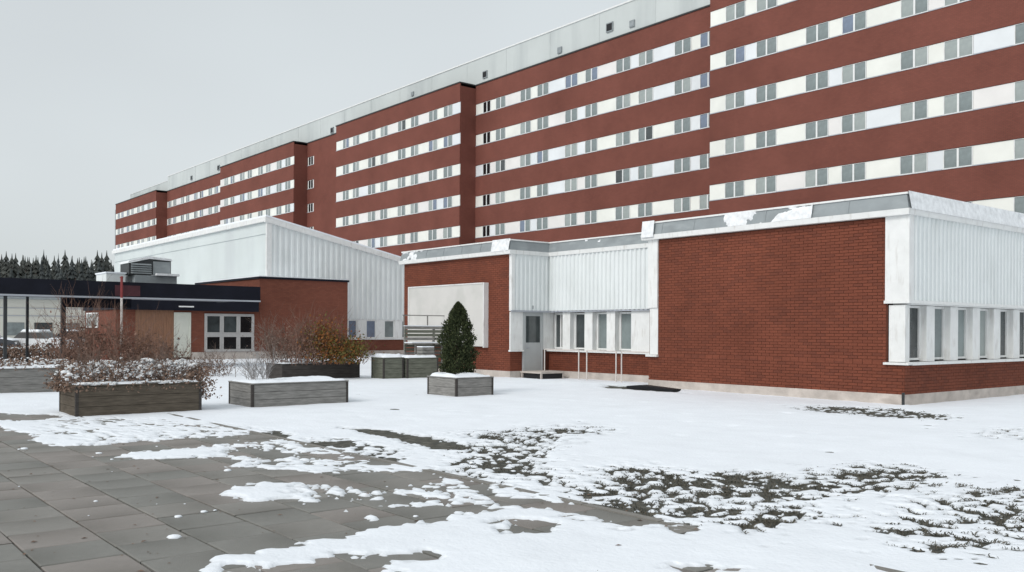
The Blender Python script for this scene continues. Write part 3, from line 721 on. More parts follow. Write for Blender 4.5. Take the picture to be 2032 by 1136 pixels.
cling('x', XP1R - .9, XP1R + .12, ZT + .1, ZR + .02, 38, .30, B, plane=Y0 - .16, lean=.08)
cling('y', Y0 - .1, 33, ZT + .11, ZR + .02, 51, .75, B, plane=XR + .16, lean=.08)
cling('x', -23.4, -22.6, ZT + .3, ZR, 61, .05, B, plane=YP2 - .15, lean=.08)
cling('x', -20.5, -18.9, ZT + .35, ZR, 64, -.05, B, plane=YP2 - .15, lean=.08)
# corner drain pipe stub and plinth crack
b = MB(); b.tube((XR + .0, Y0 - .06, 0), (XR + .0, Y0 - .06, ZF + .05), .035); B(b, 'drain_pipe', M['darkpost'])

# railing frames in front of the recess
def railing(x0, x1, y0, y1, lab):
    t_ = thing('railing', lab, 'railing', ((x0 + x1) / 2, (y0 + y1) / 2, 0), 0, 'white tube railings by the recess')
    f_ = W(t_); zt = 1.04
    for (x_, y_) in ((x0, y0), (x1, y1)):
        b = MB(); b.tube((x_, y_, 0), (x_, y_, zt), .022, n=8); f_(b, 'post', M['tubewhite'])
    b = MB(); b.tube((x0, y0, zt), (x1, y1, zt), .022, n=8); f_(b, 'top_rail', M['tubewhite'])
yr = 21.75
railing(-24.95, -23.15, yr, yr, 'leftmost white tube railing under the recessed windows, nearest the grey door')
railing(-22.75, -21.35, yr, yr, 'middle white tube railing under the recessed windows')
railing(-21.10, -19.45, yr, yr, 'rightmost white tube railing under the recessed windows, beside the big brick wall')

# dark rubber mats / covers lying by the wall
b = MB(); b.prism([(-19.0, 20.15, .0), (-17.2, 20.15, .0), (-17.2, 20.15, .07), (-18.5, 20.15, .13), (-19.0, 20.15, .08)], (0, -.35, 0))
o = b.build('cellar_cover', M['black']); o['label'] = 'low black cover lying in the snow at the left foot of the big brick wall'; o['category'] = 'cover'

# ------------------------------------------------------------------ tall brick building
tall = thing('tall_brick_building', 'very long tall red brick block with rows of white window bands behind the low buildings', 'building', (-110, 66, 0))
T = W(tall); TO = tuple(tall.location)
ZTOP = 28.22
rows = [26.22 - 3.32 * k for k in range(7)]; BHW = 1.2
segs = [  # x0, x1, plane, first row hidden etc.
 (-44.95, -4.0, 55.8), (-79.6, -44.95, 59.3), (-107.2, -79.6, 57.2), (-119.65, -107.2, 59.3), (-146.8, -119.65, 57.2), (-179.0, -146.8, 59.3), (-205.3, -179.0, 57.2)]
for (x0, x1, y) in segs:
    b = MB(); zt = ZTOP
    b.box(x0, x1, y + .12, y + 14, 0, zt - .3)                       # core, dark behind bands
    for sx_ in (0,):
        prev = zt
        for zr in rows:
            b.box(x0, x1, y, y + .119, zr, prev); prev = zr - BHW
        b.box(x0, x1, y, y + .119, 0, prev)
    T(b, 'wall', M['farbrick'])
    b = MB(); b.box(x0 - .05, x1 + .05, y - .08, y + 14, zt + .001, zt + .12); T(b, 'roof', M['darkpost'])  # roof slab coloured dark to paint the shadow line above the brick
# white roof-storey cladding
b = MB()
b.box(-203.0, -179.0, 59.5, 60, ZTOP + .12, 30.3); b.box(-179.0, -44.95, 59.42, 60, ZTOP + .12, 31.1)
b.box(-44.95, 0, 58.5, 60, ZTOP + .12, 31.1)
pc = T(b, 'roof_storey', M['pent'])
b = MB(); b.box(-179.05, -44.9, 59.34, 60.1, 31.101, 31.22); b.box(-203.0, -179.1, 59.44, 60.1, 30.301, 30.4); T(b, 'roof_flashing', M['whitetrim'])
b = MB(); x_ = -178
while x_ < -46: b.box(x_ - .03, x_ + .03, 59.395, 59.42, ZTOP + .13, 31.1); x_ += 6.9
T(b, 'cladding_joint', M['pent'])
for (x_, z_, s_) in ((-59.3, 29.45, .42), (-56.5, 29.05, .3), (-66.1, 28.95, .3), (-78.05, 29.15, .38), (-112.4, 28.9, .4), (-153.1, 29.3, .45), (-166, 29.2, .4), (-92.3, 29.9, .25)):
    b = MB(); b.box(x_ - s_, x_ + s_, 59.30, 59.42, z_ - s_, z_ + s_); v_ = T(b, 'vent', M['grey_metal'])
    b = MB(); b.box(x_ - s_ * .8, x_ + s_ * .8, 59.28, 59.298, z_ - s_ * .75, z_ + s_ * .75); T(b, 'vent_opening', M['black'] if s_ > .36 else M['grey_metal'], parent=v_)
# downpipe at the far end
b = MB(); b.box(-206.1, -205.35, 57.3, 57.9, 0, 27.2); T(b, 'downpipe', M['grey_metal'])
# windows: shared meshes
WH = BHW
fm = {}
def frame_mesh(wd):
    if wd not in fm:
        b = MB(); f = .06; h = WH - .06
        b.box(-wd / 2, wd / 2, .02, .1, -.02, .02); b.box(-wd / 2, wd / 2, .02, .1, h - .02, h)
        for u in (-wd / 2 + .025, 0, wd / 2 - .025): b.box(u - .025 - (.035 if u == 0 else 0), u + .025 + (.035 if u == 0 else 0), .02, .1, .021, h - .021)
        b.box(-wd / 2 - .02, wd / 2 + .02, -.04, .02, -.05, -.021)
        fm[wd] = b.mesh('window', M['whitetrim'])
    return fm[wd]
pm = {}
def pane_mesh(wd, g_):
    if (wd, g_) not in pm:
        b = MB(); a = wd / 2 - .08; b.box(-a / 2, a / 2, .055, .065, .021, WH - .081); pm[wd, g_] = b.mesh('pane', M[g_])
    return pm[wd, g_]
wr = random.Random(21)
def pick():
    r_ = wr.random()
    return 'glass_g' if r_ < .58 else 'glassd' if r_ < .62 else 'glass_l' if r_ < .88 else 'glass_b'
def pairs_T1():
    L = []; x = -43.5
    while x < -6: L += [(x, x + 1.8), (x + 2.78, x + 4.55)]; x += 6.88
    return L
T1 = pairs_T1()
T2 = [(-78.3, -77.0)] + [(-76.1, -74.45), (-72.03, -70.35), (-69.38, -67.66), (-65.25, -63.5), (-62.46, -60.8), (-58.44, -56.63), (-55.67, -53.95), (-51.55, -49.75), (-48.8, -47.1)]
T3 = [(-105.4, -103.8), (-102.8, -101.2), (-99.0, -97.2), (-96.05, -94.4), (-92.1, -90.4), (-89.3, -87.7), (-85.6, -83.9), (-82.7, -81.0)]
T4 = [(-119.3, -117.9)]
T5 = [(x - 39.7, y_ - 39.7) for x, y_ in T3]
T6 = [(-178.3 + 6.9 * k + d, -176.6 + 6.9 * k + d) for k in range(5) for d in (0, 2.75)][:9]
T7 = [(x - 98.5, y_ - 98.5) for x, y_ in T3]
def band(segi, pairs, nrow, small=False):
    x0, x1, y = segs[segi]
    for k in range(nrow):
        zb = rows[k] - WH
        cur = x0 if segi != 3 else -119.55; 
        joined = MB() if small else None
        xend = x1 if segi != 3 else -117.6
        for (a, c) in pairs:
            if c > x1: break
            # infill before
            if a - cur > .1:
                m_ = wr.random(); b = MB(); b.box(cur + .012, a - .012, y + .045 + wr.uniform(0, .012), y + .119, zb + .02, rows[k] - .02)
                T(b, 'infill_panel', M['infill' if m_ < .6 else 'infill2' if m_ < .8 else 'infill3'])
            wd = round(c - a, 2)
            f_ = inst('window', frame_mesh(wd), tall, ((a + c) / 2 - TO[0], y - TO[1], zb + .03 - TO[2]))
            dark = (segi == 1 and pairs.index((a, c)) == 0) or segi == 3
            for s_ in (-1, 1):
                inst('pane', pane_mesh(wd, 'glass_black' if dark else pick()), f_, (s_ * wd / 4, 0, 0))
            cur = c
        if xend - cur > .1:
            m_ = wr.random(); b = MB(); b.box(cur + .012, xend - .012, y + .045, y + .119, zb + .02, rows[k] - .02)
            T(b, 'infill_panel', M['infill' if m_ < .6 else 'infill2' if m_ < .8 else 'infill3'])
        b = MB(); b.box(x0 + .02, xend, y - .035, y + .044, zb - .04, zb + .018); T(b, 'window_ledge', M['lighttrim'])
    if segi == 3:                              # plain brick to the right of the slit windows
        b = MB()
        for k in range(7): b.box(-117.6, x1, y + .001, y + .119, rows[k] - BHW, rows[k])
        T(b, 'wall', M['farbrick'])
    # close rows without windows
    if nrow < 7:
        b = MB()
        for k in range(nrow, 7): b.box(x0 + .01, x1 - .01, y + .03, y + .119, rows[k] - BHW, rows[k])
        T(b, 'wall_infill', M['infill'])
band(0, T1, 6); band(1, T2, 5); band(2, T3, 5); band(3, T4, 4); band(4, T5, 4); band(5, T6, 3); band(6, T7, 3)

# ------------------------------------------------------------------ white hall with the sloping roof
hall = thing('white_hall', 'white clad hall with a sloping roofline and corrugated front behind the entrance', 'building', (-62, 30, 0))
H_ = W(hall); GX = -54.75; GY = 24.38; GZ0 = 8.78; GZ1 = 6.25; GY1 = 36.6
zslope = lambda y: GZ0 + (GZ1 - GZ0) * (y - GY) / (GY1 - GY)
b = MB(); b.prism([(GX - .1, GY + .02, 0), (GX - .1, GY1, 0), (GX - .1, GY1, GZ1 - .05), (GX - .1, GY + .02, GZ0 - .05)], (-33, 0, 0)); H_(b, 'wall', M['greenwhite'])
b = MB(); corrugated(b, (GX, GY + .3), (GX, GY1), 2.42, zslope(GY + .3) - .15, (1, 0), 0.4, 0.05, top1=GZ1 - .15); H_(b, 'cladding', M['white'])
b = MB(); b.box(GX - .1, GX + .06, GY - .04, GY + .3, 2.42, GZ0 - .15); b.box(GX - .099, GX - .002, GY + .3, GY1, 2.4, 2.46); H_(b, 'corner_casing', M['whitetrim'])
# roof edges with snow
b = MB()
b.prism([(GX + .18, GY - .18, GZ0 - .28), (GX + .18, GY1, GZ1 - .28), (GX + .18, GY1, GZ1 + .02), (GX + .18, GY - .18, GZ0 + .06)], (-.25, 0, 0))
b.box(-88, GX - .071, GY - .18, GY + .1, GZ0 - .24, GZ0 + .05)
H_(b, 'roof_trim', M['whitetrim'])
b = MB(); b.prism([(GX + .12, GY - .12, GZ0 + .07), (GX + .12, GY1, GZ1 + .03), (GX + .12, GY1, GZ1 + .12), (GX + .12, GY - .12, GZ0 + .17)], (-33.2, 0, 0)); H_(b, 'roof_snow', M['snow'])
b = MB(); b.box(-87.7, GX - .1, GY - .035, GY + .018, GZ0 - 1.0, GZ0 - .93);
H_(b, 'panel_joint', M['greenwhite'])
b = MB(); b.box(GX - .095, GX + .0, GY, GY1, .3, 1.05); H_(b, 'brick_base', M['midbrick'])
b = MB(); b.box(GX - .095, GX + .05, GY, GY1, -.1, .298); H_(b, 'plinth', M['concrete'])
b = MB(); b.box(GX - .09, GX + .08, 27.9, GY1, 1.051, 1.13); H_(b, 'window_sill', M['whitetrim'])
yc = [(28.7, 29.45), (30.16, 30.88), (31.55, 32.36), (32.98, 33.83), (34.4, 35.2)]; prev = 27.9
for k, (a, c) in enumerate(yc):
    window(H_, 'window', GX - .08, GX - .02, a, c, 1.14, 2.40, 'x', M['glass_b' if k < 3 else 'glass_g'], 1, .08)
    b = MB(); b.box(GX - .09, GX + .02, prev, a, 1.131, 2.40); H_(b, 'window_fin', M['whitetrim']); prev = c
b = MB(); b.box(GX - .09, GX + .02, prev, GY1, 1.131, 2.4); H_(b, 'window_fin', M['whitetrim'])

# ------------------------------------------------------------------ brick entrance block
ent = thing('entrance_building', 'brick entrance block with pale door and gridded windows below the dark canopy', 'building', (-54, 20, 0))
E_ = W(ent); EX = -50.48; EZ = 4.66
b = MB(); b.box(-60.6, EX, 22.04, 24.33, 0, EZ); b.box(GX + .13, EX - .001, 24.331, 27.79, 0, EZ - .001); b.box(-56.5, EX - .02, 14.1, 15.1, 0, 3.7); b.box(-56.4, EX - .02, 18.07, 22.04, 0, 3.699); b.box(-56.3, EX - .03, 15.1, 18.07, 2.6, 3.698); b.box(-56.3, EX - .6, 15.1, 18.07, 0, 2.6)
E_(b, 'wall', M['midbrick'])
b = MB(); b.box(-60.7, EX + .06, 21.96, 24.3, EZ + .001, EZ + .12); b.box(GX + .2, EX + .06, 24.3, 27.87, EZ + .001, EZ + .12); E_(b, 'roof_trim', M['navy'])
b = MB(); b.box(-56.6, EX + .25, 14.0, 21.9, 2.72, 3.72); E_(b, 'soffit_shade_board', M['navy'])  # navy board painted in for the shaded soffit band under the canopy
b = MB(); b.box(-60.7, EX, 22.02, 27.8, EZ + .122, EZ + .17); E_(b, 'roof_snow', M['snow'])
b = MB(); b.box(EX - .02, EX + .04, 18.1, 27.83, -.1, .42); E_(b, 'plinth', M['concrete'])
# brown board wall: single boards
for k in range(15):
    b = MB(); y_ = 15.1 + k * .135; b.box(EX - .06, EX - rnd.uniform(.0, .012), y_ + .004, y_ + .131, 0.1, 2.75); E_(b, 'board', M['wood_red'])
b = MB(); b.box(EX - .1, EX + .02, 17.13, 17.2, .15, 2.62); b.box(EX - .1, EX + .02, 17.98, 18.06, .15, 2.62); b.box(EX - .1, EX + .02, 17.2, 17.98, 2.54, 2.62); b.box(EX - .08, EX - .02, 17.2, 17.98, .15, 2.54); d_ = E_(b, 'door', M['door'])
b = MB(); b.tube((EX + .04, 17.3, 1.15), (EX + .04, 17.45, 1.15), .02); b.tube((EX - .02, 17.31, 1.15), (EX + .04, 17.31, 1.15), .02); E_(b, 'door_handle', M['darkpost'], parent=d_)
b = MB(); b.box(EX + .255, EX + .34, 17.3, 18.1, 2.90, 2.97); E_(b, 'lamp', M['lamp'])
for k, (a, c) in enumerate(((18.9, 19.75), (19.85, 20.72), (20.82, 21.62))):
    for (z0, z1) in ((.52, 1.33), (1.47, 2.5)):
        wf_ = window(E_, 'window', EX - .02, EX + .05, a, c, z0, z1, 'x', M['glass_black' if rnd.random() < .7 else 'glassd'], 1, .06); wf_.data.materials[0] = M['frame_dull']
b = MB(); b.box(EX - .019, EX + .03, 18.82, 21.7, 1.331, 1.469); b.box(EX - .019, EX + .03, 18.82, 21.7, 2.501, 2.58); b.box(EX - .019, EX + .1, 18.82, 21.7, .44, .519)
for y_ in (18.82, 19.751, 20.721, 21.621): b.box(EX - .019, EX + .03, y_, y_ + (.079 if y_ < 19 else .098), .52, 1.33); b.box(EX - .019, EX + .03, y_, y_ + (.079 if y_ < 19 else .098), 1.47, 2.5)
E_(b, 'window_surround', M['frame_dull'])

window(E_, 'window', -56.0, -53.7, 14.03, 14.095, 1.75, 2.6, 'y', M['glass_l'], 2, .08)
# roof unit
u = thing('rooftop_unit', 'grey louvred ventilation unit with snow on its slanted top above the dark canopy', 'ventilation unit', (-53.6, 16.5, 3.7))
U_ = W(u)
b = MB(); b.box(-54.4, -52.6, 15.7, 18.0, 3.71, 4.7); U_(b, 'base', M['grey_metal'])
b = MB(); b.prism([(-54.3, 15.4, 4.72), (-54.3, 17.7, 4.72), (-54.3, 17.7, 5.55), (-54.3, 16.5, 5.62), (-54.3, 15.4, 5.35)], (1.6, 0, 0)); U_(b, 'housing', M['darkpost'])
for k in range(5):
    b = MB(); b.prism([(-52.69, 15.5, 4.80 + k * .12), (-52.62, 15.5, 4.78 + k * .12), (-52.69, 15.5, 4.87 + k * .12)], (0, 1.1, 0)); U_(b, 'louvre', M['grey_metal'])
b = MB(); b.box(-52.69, -52.66, 16.7, 17.66, 4.76, 5.5); U_(b, 'access_panel', M['grey_metal'])
b = MB(); b.prism([(-54.35, 15.35, 5.36), (-54.35, 16.5, 5.63), (-54.35, 17.75, 5.56), (-54.35, 17.7, 5.68), (-54.35, 16.5, 5.78), (-54.35, 15.4, 5.47)], (1.7, 0, 0)); b.box(-54.35, -52.55, 16.6, 18.02, 4.701, 4.719); b.box(-52.62, -52.3, 16.8, 18.05, 4.7, 4.82); U_(b, 'snow', M['snow_old'])
u2 = thing('rooftop_box', 'small pale metal box on the roof left of the louvred unit', 'ventilation unit', (-54, 14.9, 3.7)); U2 = W(u2)
b = MB(); b.box(-55, -53, 14.3, 15.3, 3.71, 4.75); U2(b, 'housing', M['white'])
b = MB(); b.box(-55.05, -52.95, 14.25, 15.35, 4.752, 4.83); U2(b, 'snow', M['snow'])

# ------------------------------------------------------------------ canopy
can = thing('entrance_canopy', 'long dark navy flat canopy on thin dark posts in front of the entrance', 'canopy', (-41, 10, 0))
K = W(can); CX = -39.53
b = MB(); b.box(CX - .12, CX, -6, 17.3, 3.02, 3.64); b.box(CX - 5, CX - .12, 17.18, 17.3, 3.02, 3.64); K(b, 'fascia', M['navy'])
b = MB(); b.box(CX - 4.01, CX - .121, 12.2, 17.17, 3.04, 3.62); b.box(CX - 4.0, CX - .121, -6, 12.19, 3.04, 3.62); K(b, 'roof', M['soffit'])
b = MB(); b.box(CX - .02, CX + .015, -6, 17.31, 2.95, 3.018); K(b, 'edge_trim', M['lighttrim'])
b = MB(); b.box(CX - 3.4, CX - 3.2, 9.75, 12.6, 2.62, 3.03); K(b, 'beam', M['navy'])
for (x_, y_, r_) in ((CX - .3, 7.05, .06), (CX - 3.0, 8.35, .05), (CX - 3.3, 9.8, .09), (CX - .3, 1.5, .06), (CX - .3, -3, .06)):
    b = MB(); b.box(x_ - r_, x_ + r_, y_ - r_, y_ + r_, 0, 3.03); K(b, 'post', M['darkpost'])
b = MB(); b.box(CX + .002, CX + .03, 11.0, 12.0, 3.06, 3.5); K(b, 'red_panel', M['red_dark'])
pole = thing('flagpole', 'thin pinkish white pole with a red top standing in front of the dark canopy', 'pole', (-38.6, 11.0, 0)); K2 = W(pole)
b = MB(); b.tube((-38.6, 11.0, 0), (-38.6, 11.0, 2.95), .045, n=10); K2(b, 'pole', M['tubewhite'], smooth=False)
b = MB(); b.tube((-38.6, 11.0, 2.951), (-38.6, 11.0, 3.75), .05, n=10); b.blob((-38.6, 11, 3.77), .07, .07, .06); K2(b, 'red_top', M['red'])

# ------------------------------------------------------------------ planters
def planter(loc, rz, L, D, Hh, label, tm, rows_=3, snowh=0.05, group='raised timber planters', cap=True, seed=0):
    t_ = thing('planter', label, 'planter', loc, R(rz), group)
    pr = random.Random(seed)
    bh = Hh / rows_
    for (side, ln) in (('f', L), ('b', L), ('l', D), ('r', D)):
        for k in range(rows_):
            b = MB(); z0 = k * bh + .003; z1 = (k + 1) * bh - .004; e = pr.uniform(0, .004); th = .035
            if side == 'f': b.box(0, L, 0 - e, th, z0, z1)
            elif side == 'b': b.box(0, L, D - th, D + e, z0, z1)
            elif side == 'l': b.box(0 - e, th, th + .001, D - th - .001, z0, z1)
            else: b.box(L - th, L + e, th + .001, D - th - .001, z0, z1)
            b.build('plank', tm, t_)
    for (x_, y_) in ((0, 0), (L, 0), (0, D), (L, D)):
        b = MB(); sx_ = -.012 if x_ == 0 else -.045; sy_ = -.012 if y_ == 0 else -.045
        b.box(x_ + sx_, x_ + sx_ + .057, y_ + sy_, y_ + sy_ + .057, 0, Hh + .004); b.build('corner_post', M['timber_dark'], t_)
    if cap:
        b = MB(); w_ = .055
        b.box(-.02, L + .02, -.02, w_, Hh + .005, Hh + .03); b.box(-.02, L + .02, D - w_, D + .02, Hh + .005, Hh + .03)
        b.box(-.02, w_, w_ + .001, D - w_ - .001, Hh + .005, Hh + .03); b.box(L - w_, L + .02, w_ + .001, D - w_ - .001, Hh + .005, Hh + .03)
        b.build('rim', tm, t_)
    b = MB(); b.box(.036, L - .036, .036, D - .036, 0.02, Hh - .06); b.build('soil', M['soil'], t_)
    nx_, ny_ = max(4, int(L / .08)), max(4, int(D / .08)); mb = MB(); I = {}
    for i in range(nx_ + 1):
        for j in range(ny_ + 1):
            x_ = L * i / nx_; y_ = D * j / ny_; edge = i in (0, nx_) or j in (0, ny_)
            I[i, j] = len(mb.v); n_ = float(fbm(np.array([x_ + loc[0]]), np.array([y_ + loc[1]]), 2.5, 77, 3)[0])
            h_ = Hh + .03 + snowh * (1 + 1.3 * n_); mb.v.append((x_ * (1 if not edge else 1), y_, Hh + .02 if edge else h_))
    for i in range(nx_):
        for j in range(ny_): mb.f.append((I[i, j], I[i + 1, j], I[i + 1, j + 1], I[i, j + 1])); mb.m.append(0)
    mb.build('snow', M['snow'], t_, smooth=True)
    return t_

# local x runs along the front face, local y away from the viewer; the origin is the near left corner
pA = planter((-18.82, 4.54, 0), 90, 2.41, 1.25, .58, 'long brown timber planter buried under a snow dusted dead shrub, largest at left', M['timber_brown'], 3, .03, seed=1)
pB = planter((-18.94, 8.11, 0), 90, 2.33, 1.26, .50, 'long grey timber planter with bare snowy top, in the middle of the foreground', M['timber'], 3, .04, seed=2)
pC = planter((-19.11, 13.66, 0), 90, 1.19, 1.3, .46, 'square grey timber planter holding the dark conical conifer', M['timber'], 2, .06, seed=3)
pD = planter((-28.73, 13.36, 0), 90, 2.94, 1.25, .52, 'dark timber planter behind the long grey one, with rusty and olive shrubs', M['timber_dark'], 3, .03, seed=4)
pE = planter((-26.81, 3.2, 0), 90, 2.86, 1.25, .62, 'grey timber planter cut by the left edge of the picture, behind the brown one', M['timber'], 3, .05, seed=5)
pF = planter((-27.41, 16.50, 0), 90, .80, .8, .72, 'tall pale green grey planter box, leftmost by the garden screen', M['timber_green'], 4, .10, seed=6)
pG = planter((-27.30, 17.40, 0), 90, 1.30, .8, .70, 'tall pale grey planter box just left of the conifer, right of the greenish box', M['timber_green'], 4, .06, seed=7)
pH = planter((-27.7, 20.6, 0), 90, .80, .6, .70, 'tall grey planter box just right of the conifer', M['timber_green'], 4, .06, seed=8)

# ------------------------------------------------------------------ garden screen behind the boxes
scr = thing('garden_screen', 'weathered grey slatted timber screen with shelf behind the planter boxes by the cream board', 'garden screen', (-29.2, 18.52, 0), R(90))
def sbox(name, *a, m_='timber'):
    b = MB(); b.box(*a); return b.build(name, M[m_], scr)
for x_ in (0, 1.3, 2.62, 3.85): sbox('post', x_ - .035, x_ + .035, 0, .07, 0, 1.85 if x_ < 3 else 1.15)
for k, z_ in enumerate((1.80, 1.66, 1.52, 1.38, 1.12, .98, .84, .70, .44, .3)): sbox('slat', -.05, 2.62 if k < 4 else 3.87, -.03, -.001, z_ - .055, z_ + .055, m_='timber_green' if k % 3 else 'timber')
for z_ in (2.25,): sbox('rail', -.1, 2.3, 0.02, .06, z_, z_ + .035)
for x_ in (-.06, 1.0, 2.25): sbox('rail_post', x_, x_ + .035, .02, .06, 1.86, 2.25)
sbox('shelf', -.05, 3.9, -.55, -.03, 1.19, 1.225)
for x_ in (.1, 1.3, 2.5, 3.7): sbox('shelf_leg', x_, x_ + .05, -.52, -.47, 0, 1.19, m_='timber')
b = MB(); b.box(-.06, 3.91, -.56, -.02, 1.226, 1.262); b.box(-.06, 2.64, -.04, .08, 1.856, 1.885); b.build('snow', M['snow'], scr)
def crate(loc, rz, s, lab):
    t_ = thing('crate', lab, 'crate', loc, R(rz))
    for k in range(3):
        for y_ in (0, s * .7): b = MB(); b.box(0, s, y_, y_ + .02, k * .11, k * .11 + .09); b.build('slat', M['timber'], t_)
        for x_ in (0, s - .02): b = MB(); b.box(x_, x_ + .02, .021, s * .7 - .001, k * .11, k * .11 + .09); b.build('slat', M['timber'], t_)
    b = MB(); b.box(.021, s - .021, .021, s * .7 - .001, .005, .2); b.build('base', M['black'], t_)
    b = MB(); b.box(.0, s, .0, s * .7 + .02, .315, .35); b.build('snow', M['snow'], t_)
crate((-28.6, 18.95, .0), 90, .55, 'small slatted crate on the ground under the screen shelf')
crate((-27.4, 18.1, .72 + .06), 90, .5, 'slatted snow topped crate on the grey planter box left of the conifer')

# ------------------------------------------------------------------ plants
def twigs(mb, base, n, h, spread, rr, depth=3, thick=.012, mi=0, lean=(0, 0)):
    for i in range(n):
        a = rr.uniform(0, 6.283); s_ = rr.uniform(0.1, 1) * spread
        p = Vector((base[0] + rr.gauss(0, base[2]), base[1] + rr.gauss(0, base[3]), base[4]))
        d = Vector((math.cos(a) * s_ + lean[0], math.sin(a) * s_ + lean[1], 1)).normalized(); hh = h * rr.uniform(.6, 1.05)
        def grow(p, d, ln, th, dep):
            q = p
            for k in range(3):
                d2 = (d + Vector((rr.gauss(0, .13), rr.gauss(0, .13), rr.gauss(0, .08)))).normalized()
                q2 = q + d2 * ln / 3; mb.tube(q, q2, th * (1 - k * .22), th * (1 - (k + 1) * .22), 3, mi); d = d2
                if dep > 0:
                    for j in range(rr.choice((1, 2, 2))):
                        a = rr.uniform(0, 6.283); dd = (d + Vector((math.cos(a), math.sin(a), rr.uniform(-.1, .5))) * rr.uniform(.35, .8)).normalized()
                        grow(q2 if rr.random() < .6 else (q + q2) / 2, dd, ln * rr.uniform(.35, .6), th * .55, dep - 1)
                q = q2
        grow(p, d, hh, thick, depth - 1)
def leaves(mb, pts, size, rr, mi_choices=(0,)):
    for p in pts:
        s_ = size * rr.uniform(.6, 1.3); a = Vector((rr.gauss(0, 1), rr.gauss(0, 1), rr.gauss(0, .8))).normalized(); b_ = a.orthogonal().normalized()
        c_ = Vector(p); mi = rr.choice(mi_choices)
        mb.quad(tuple(c_ - a * s_ - b_ * s_ * .4), tuple(c_ + a * s_ * .2 - b_ * s_ * .6), tuple(c_ + a * s_), tuple(c_ - a * s_ * .1 + b_ * s_ * .6), mi)
# A: the sprawling snow dusted shrub
sh = thing('dead_shrub', 'sprawling brown dead shrub dusted with snow over the brown planter', 'shrub', (-19.3, 5.7, .5)); S_ = W(sh); rr = random.Random(31)
b = MB()
for k in range(16): twigs(b, (-19.5 + rr.uniform(-.5, .45), 4.5 + k * .155, .08, .08, .5), 4, .62, 1.3, rr, 3, .009)
twigs(b, (-19.4, 6.85, .25, .12, .5), 12, .45, 1.3, rr, 3, .009, lean=(.1, .3))
S_(b, 'twigs', M['twig2'])
b = MB(); pts = []
for i in range(6500):
    u_ = rr.random(); y_ = 4.3 + u_ * 2.8; pr_ = .62 + .42 * math.sin(min(1, u_ * 1.15) * math.pi) ** .6 + rr.gauss(0, .06)
    x_ = -19.55 + rr.gauss(0, .42); z_ = .48 + abs(rr.gauss(0, .24)) * pr_ ; 
    if z_ < 1.12: pts.append((x_, y_, z_))
for i in range(800): pts.append((-19.2 + rr.gauss(0, .25), 7.08 + rr.gauss(0, .13), rr.uniform(.25, .9)))
leaves(b, pts, .028, rr); S_(b, 'withered_leaves', [M['dead']], kind='stuff')
b = MB()
cl = [(rr.uniform(4.5, 6.9), -19.7 + rr.gauss(0, .3)) for k in range(26)]
for i in range(900):
    cy_, cx_ = rr.choice(cl); y_ = cy_ + rr.gauss(0, .14); x_ = cx_ + rr.gauss(0, .12); z_ = .62 + .36 * math.exp(-((x_ + 19.6) / .5) ** 2) + rr.gauss(0, .04) - (.15 if rr.random() < .2 else 0)
    q_ = abs(rr.gauss(0, .022)) + .008; b.blob((x_, y_, z_), q_ * rr.uniform(.7, 1.5), q_ * rr.uniform(.7, 1.5), q_ * rr.uniform(.5, .9))
for i in range(110): b.blob((-18.86 + rr.gauss(0, .04), rr.choice((rr.uniform(4.6, 5.3), rr.uniform(5.8, 6.7))), .61 + rr.uniform(0, .04)), rr.uniform(.03, .07), rr.uniform(.04, .10), .022)
S_(b, 'snow', M['snow_old'], kind='stuff', smooth=True)
# left planter shrub
sh = thing('dead_shrub', 'greyish dead shrub with a snow line in the planter at the left picture edge', 'shrub', (-27.3, 5, .55)); S_ = W(sh); rr = random.Random(32)
b = MB()
for k in range(12): twigs(b, (-27.6 + rr.uniform(-.4, .4), 3.4 + k * .24, .1, .1, .55), 3, .30, 1.2, rr, 3, .010)
S_(b, 'twigs', M['twig2'])
b = MB(); pts = [(-27.5 + rr.gauss(0, .4), rr.uniform(3.2, 6.5), .6 + abs(rr.gauss(0, .12))) for i in range(2600)]; leaves(b, pts, .036, rr); S_(b, 'withered_leaves', M['dead'], kind='stuff')
b = MB()
for i in range(420): b.blob((-27.6 + rr.gauss(0, .4), rr.uniform(3.0, 6.4), .66 + abs(rr.gauss(0, .10))), rr.uniform(.015, .05), rr.uniform(.015, .06), .02)
S_(b, 'snow', M['snow_old'], kind='stuff', smooth=True)
# tall bare shrub before the board wall
def bare_shrub(x, y, n, h, spread, label, m_, seed, fol=None, wx=.25, wy=.25, thick=.016, depth=3, z0=0.0, lean=(0, 0)):
    t_ = thing('bare_shrub', label, 'shrub', (x, y, z0)); f_ = W(t_); rr = random.Random(seed)
    b = MB(); twigs(b, (x, y, wx, wy, z0), n, h, spread, rr, depth, thick, lean=lean); f_(b, 'twigs', m_)
    if fol:
        cnt, sz, mm_, sp, zc, zs = fol
        b = MB(); pts = [(x + rr.gauss(0, sp), y + rr.gauss(0, sp), z0 + zc + rr.gauss(0, zs)) for i in range(cnt)]
        leaves(b, [p for p in pts if p[2] > z0 + .05], sz, rr, tuple(range(len(mm_)))); f_(b, 'leaves', mm_, kind='stuff')
    return t_
bare_shrub(-38.2, 9.5, 34, 2.3, .42, 'tall bare reddish shrub left of the pinkish pole, in front of the canopy', M['twig'], 41, (1500, .05, [M['twig']], .55, .9, .5), .5, .5)
bare_shrub(-37.4, 11.0, 34, 1.7, .42, 'bare reddish brown shrub just right of the pinkish pole', M['twig'], 42, (1500, .05, [M['twig']], .6, .7, .45), .6, .5)
bare_shrub(-38.0, 12.3, 16, 1.1, .4, 'lower bare brown shrub in front of the brown board wall', M['twig2'], 43, (700, .05, [M['twig']], .5, .5, .3), .5, .5)
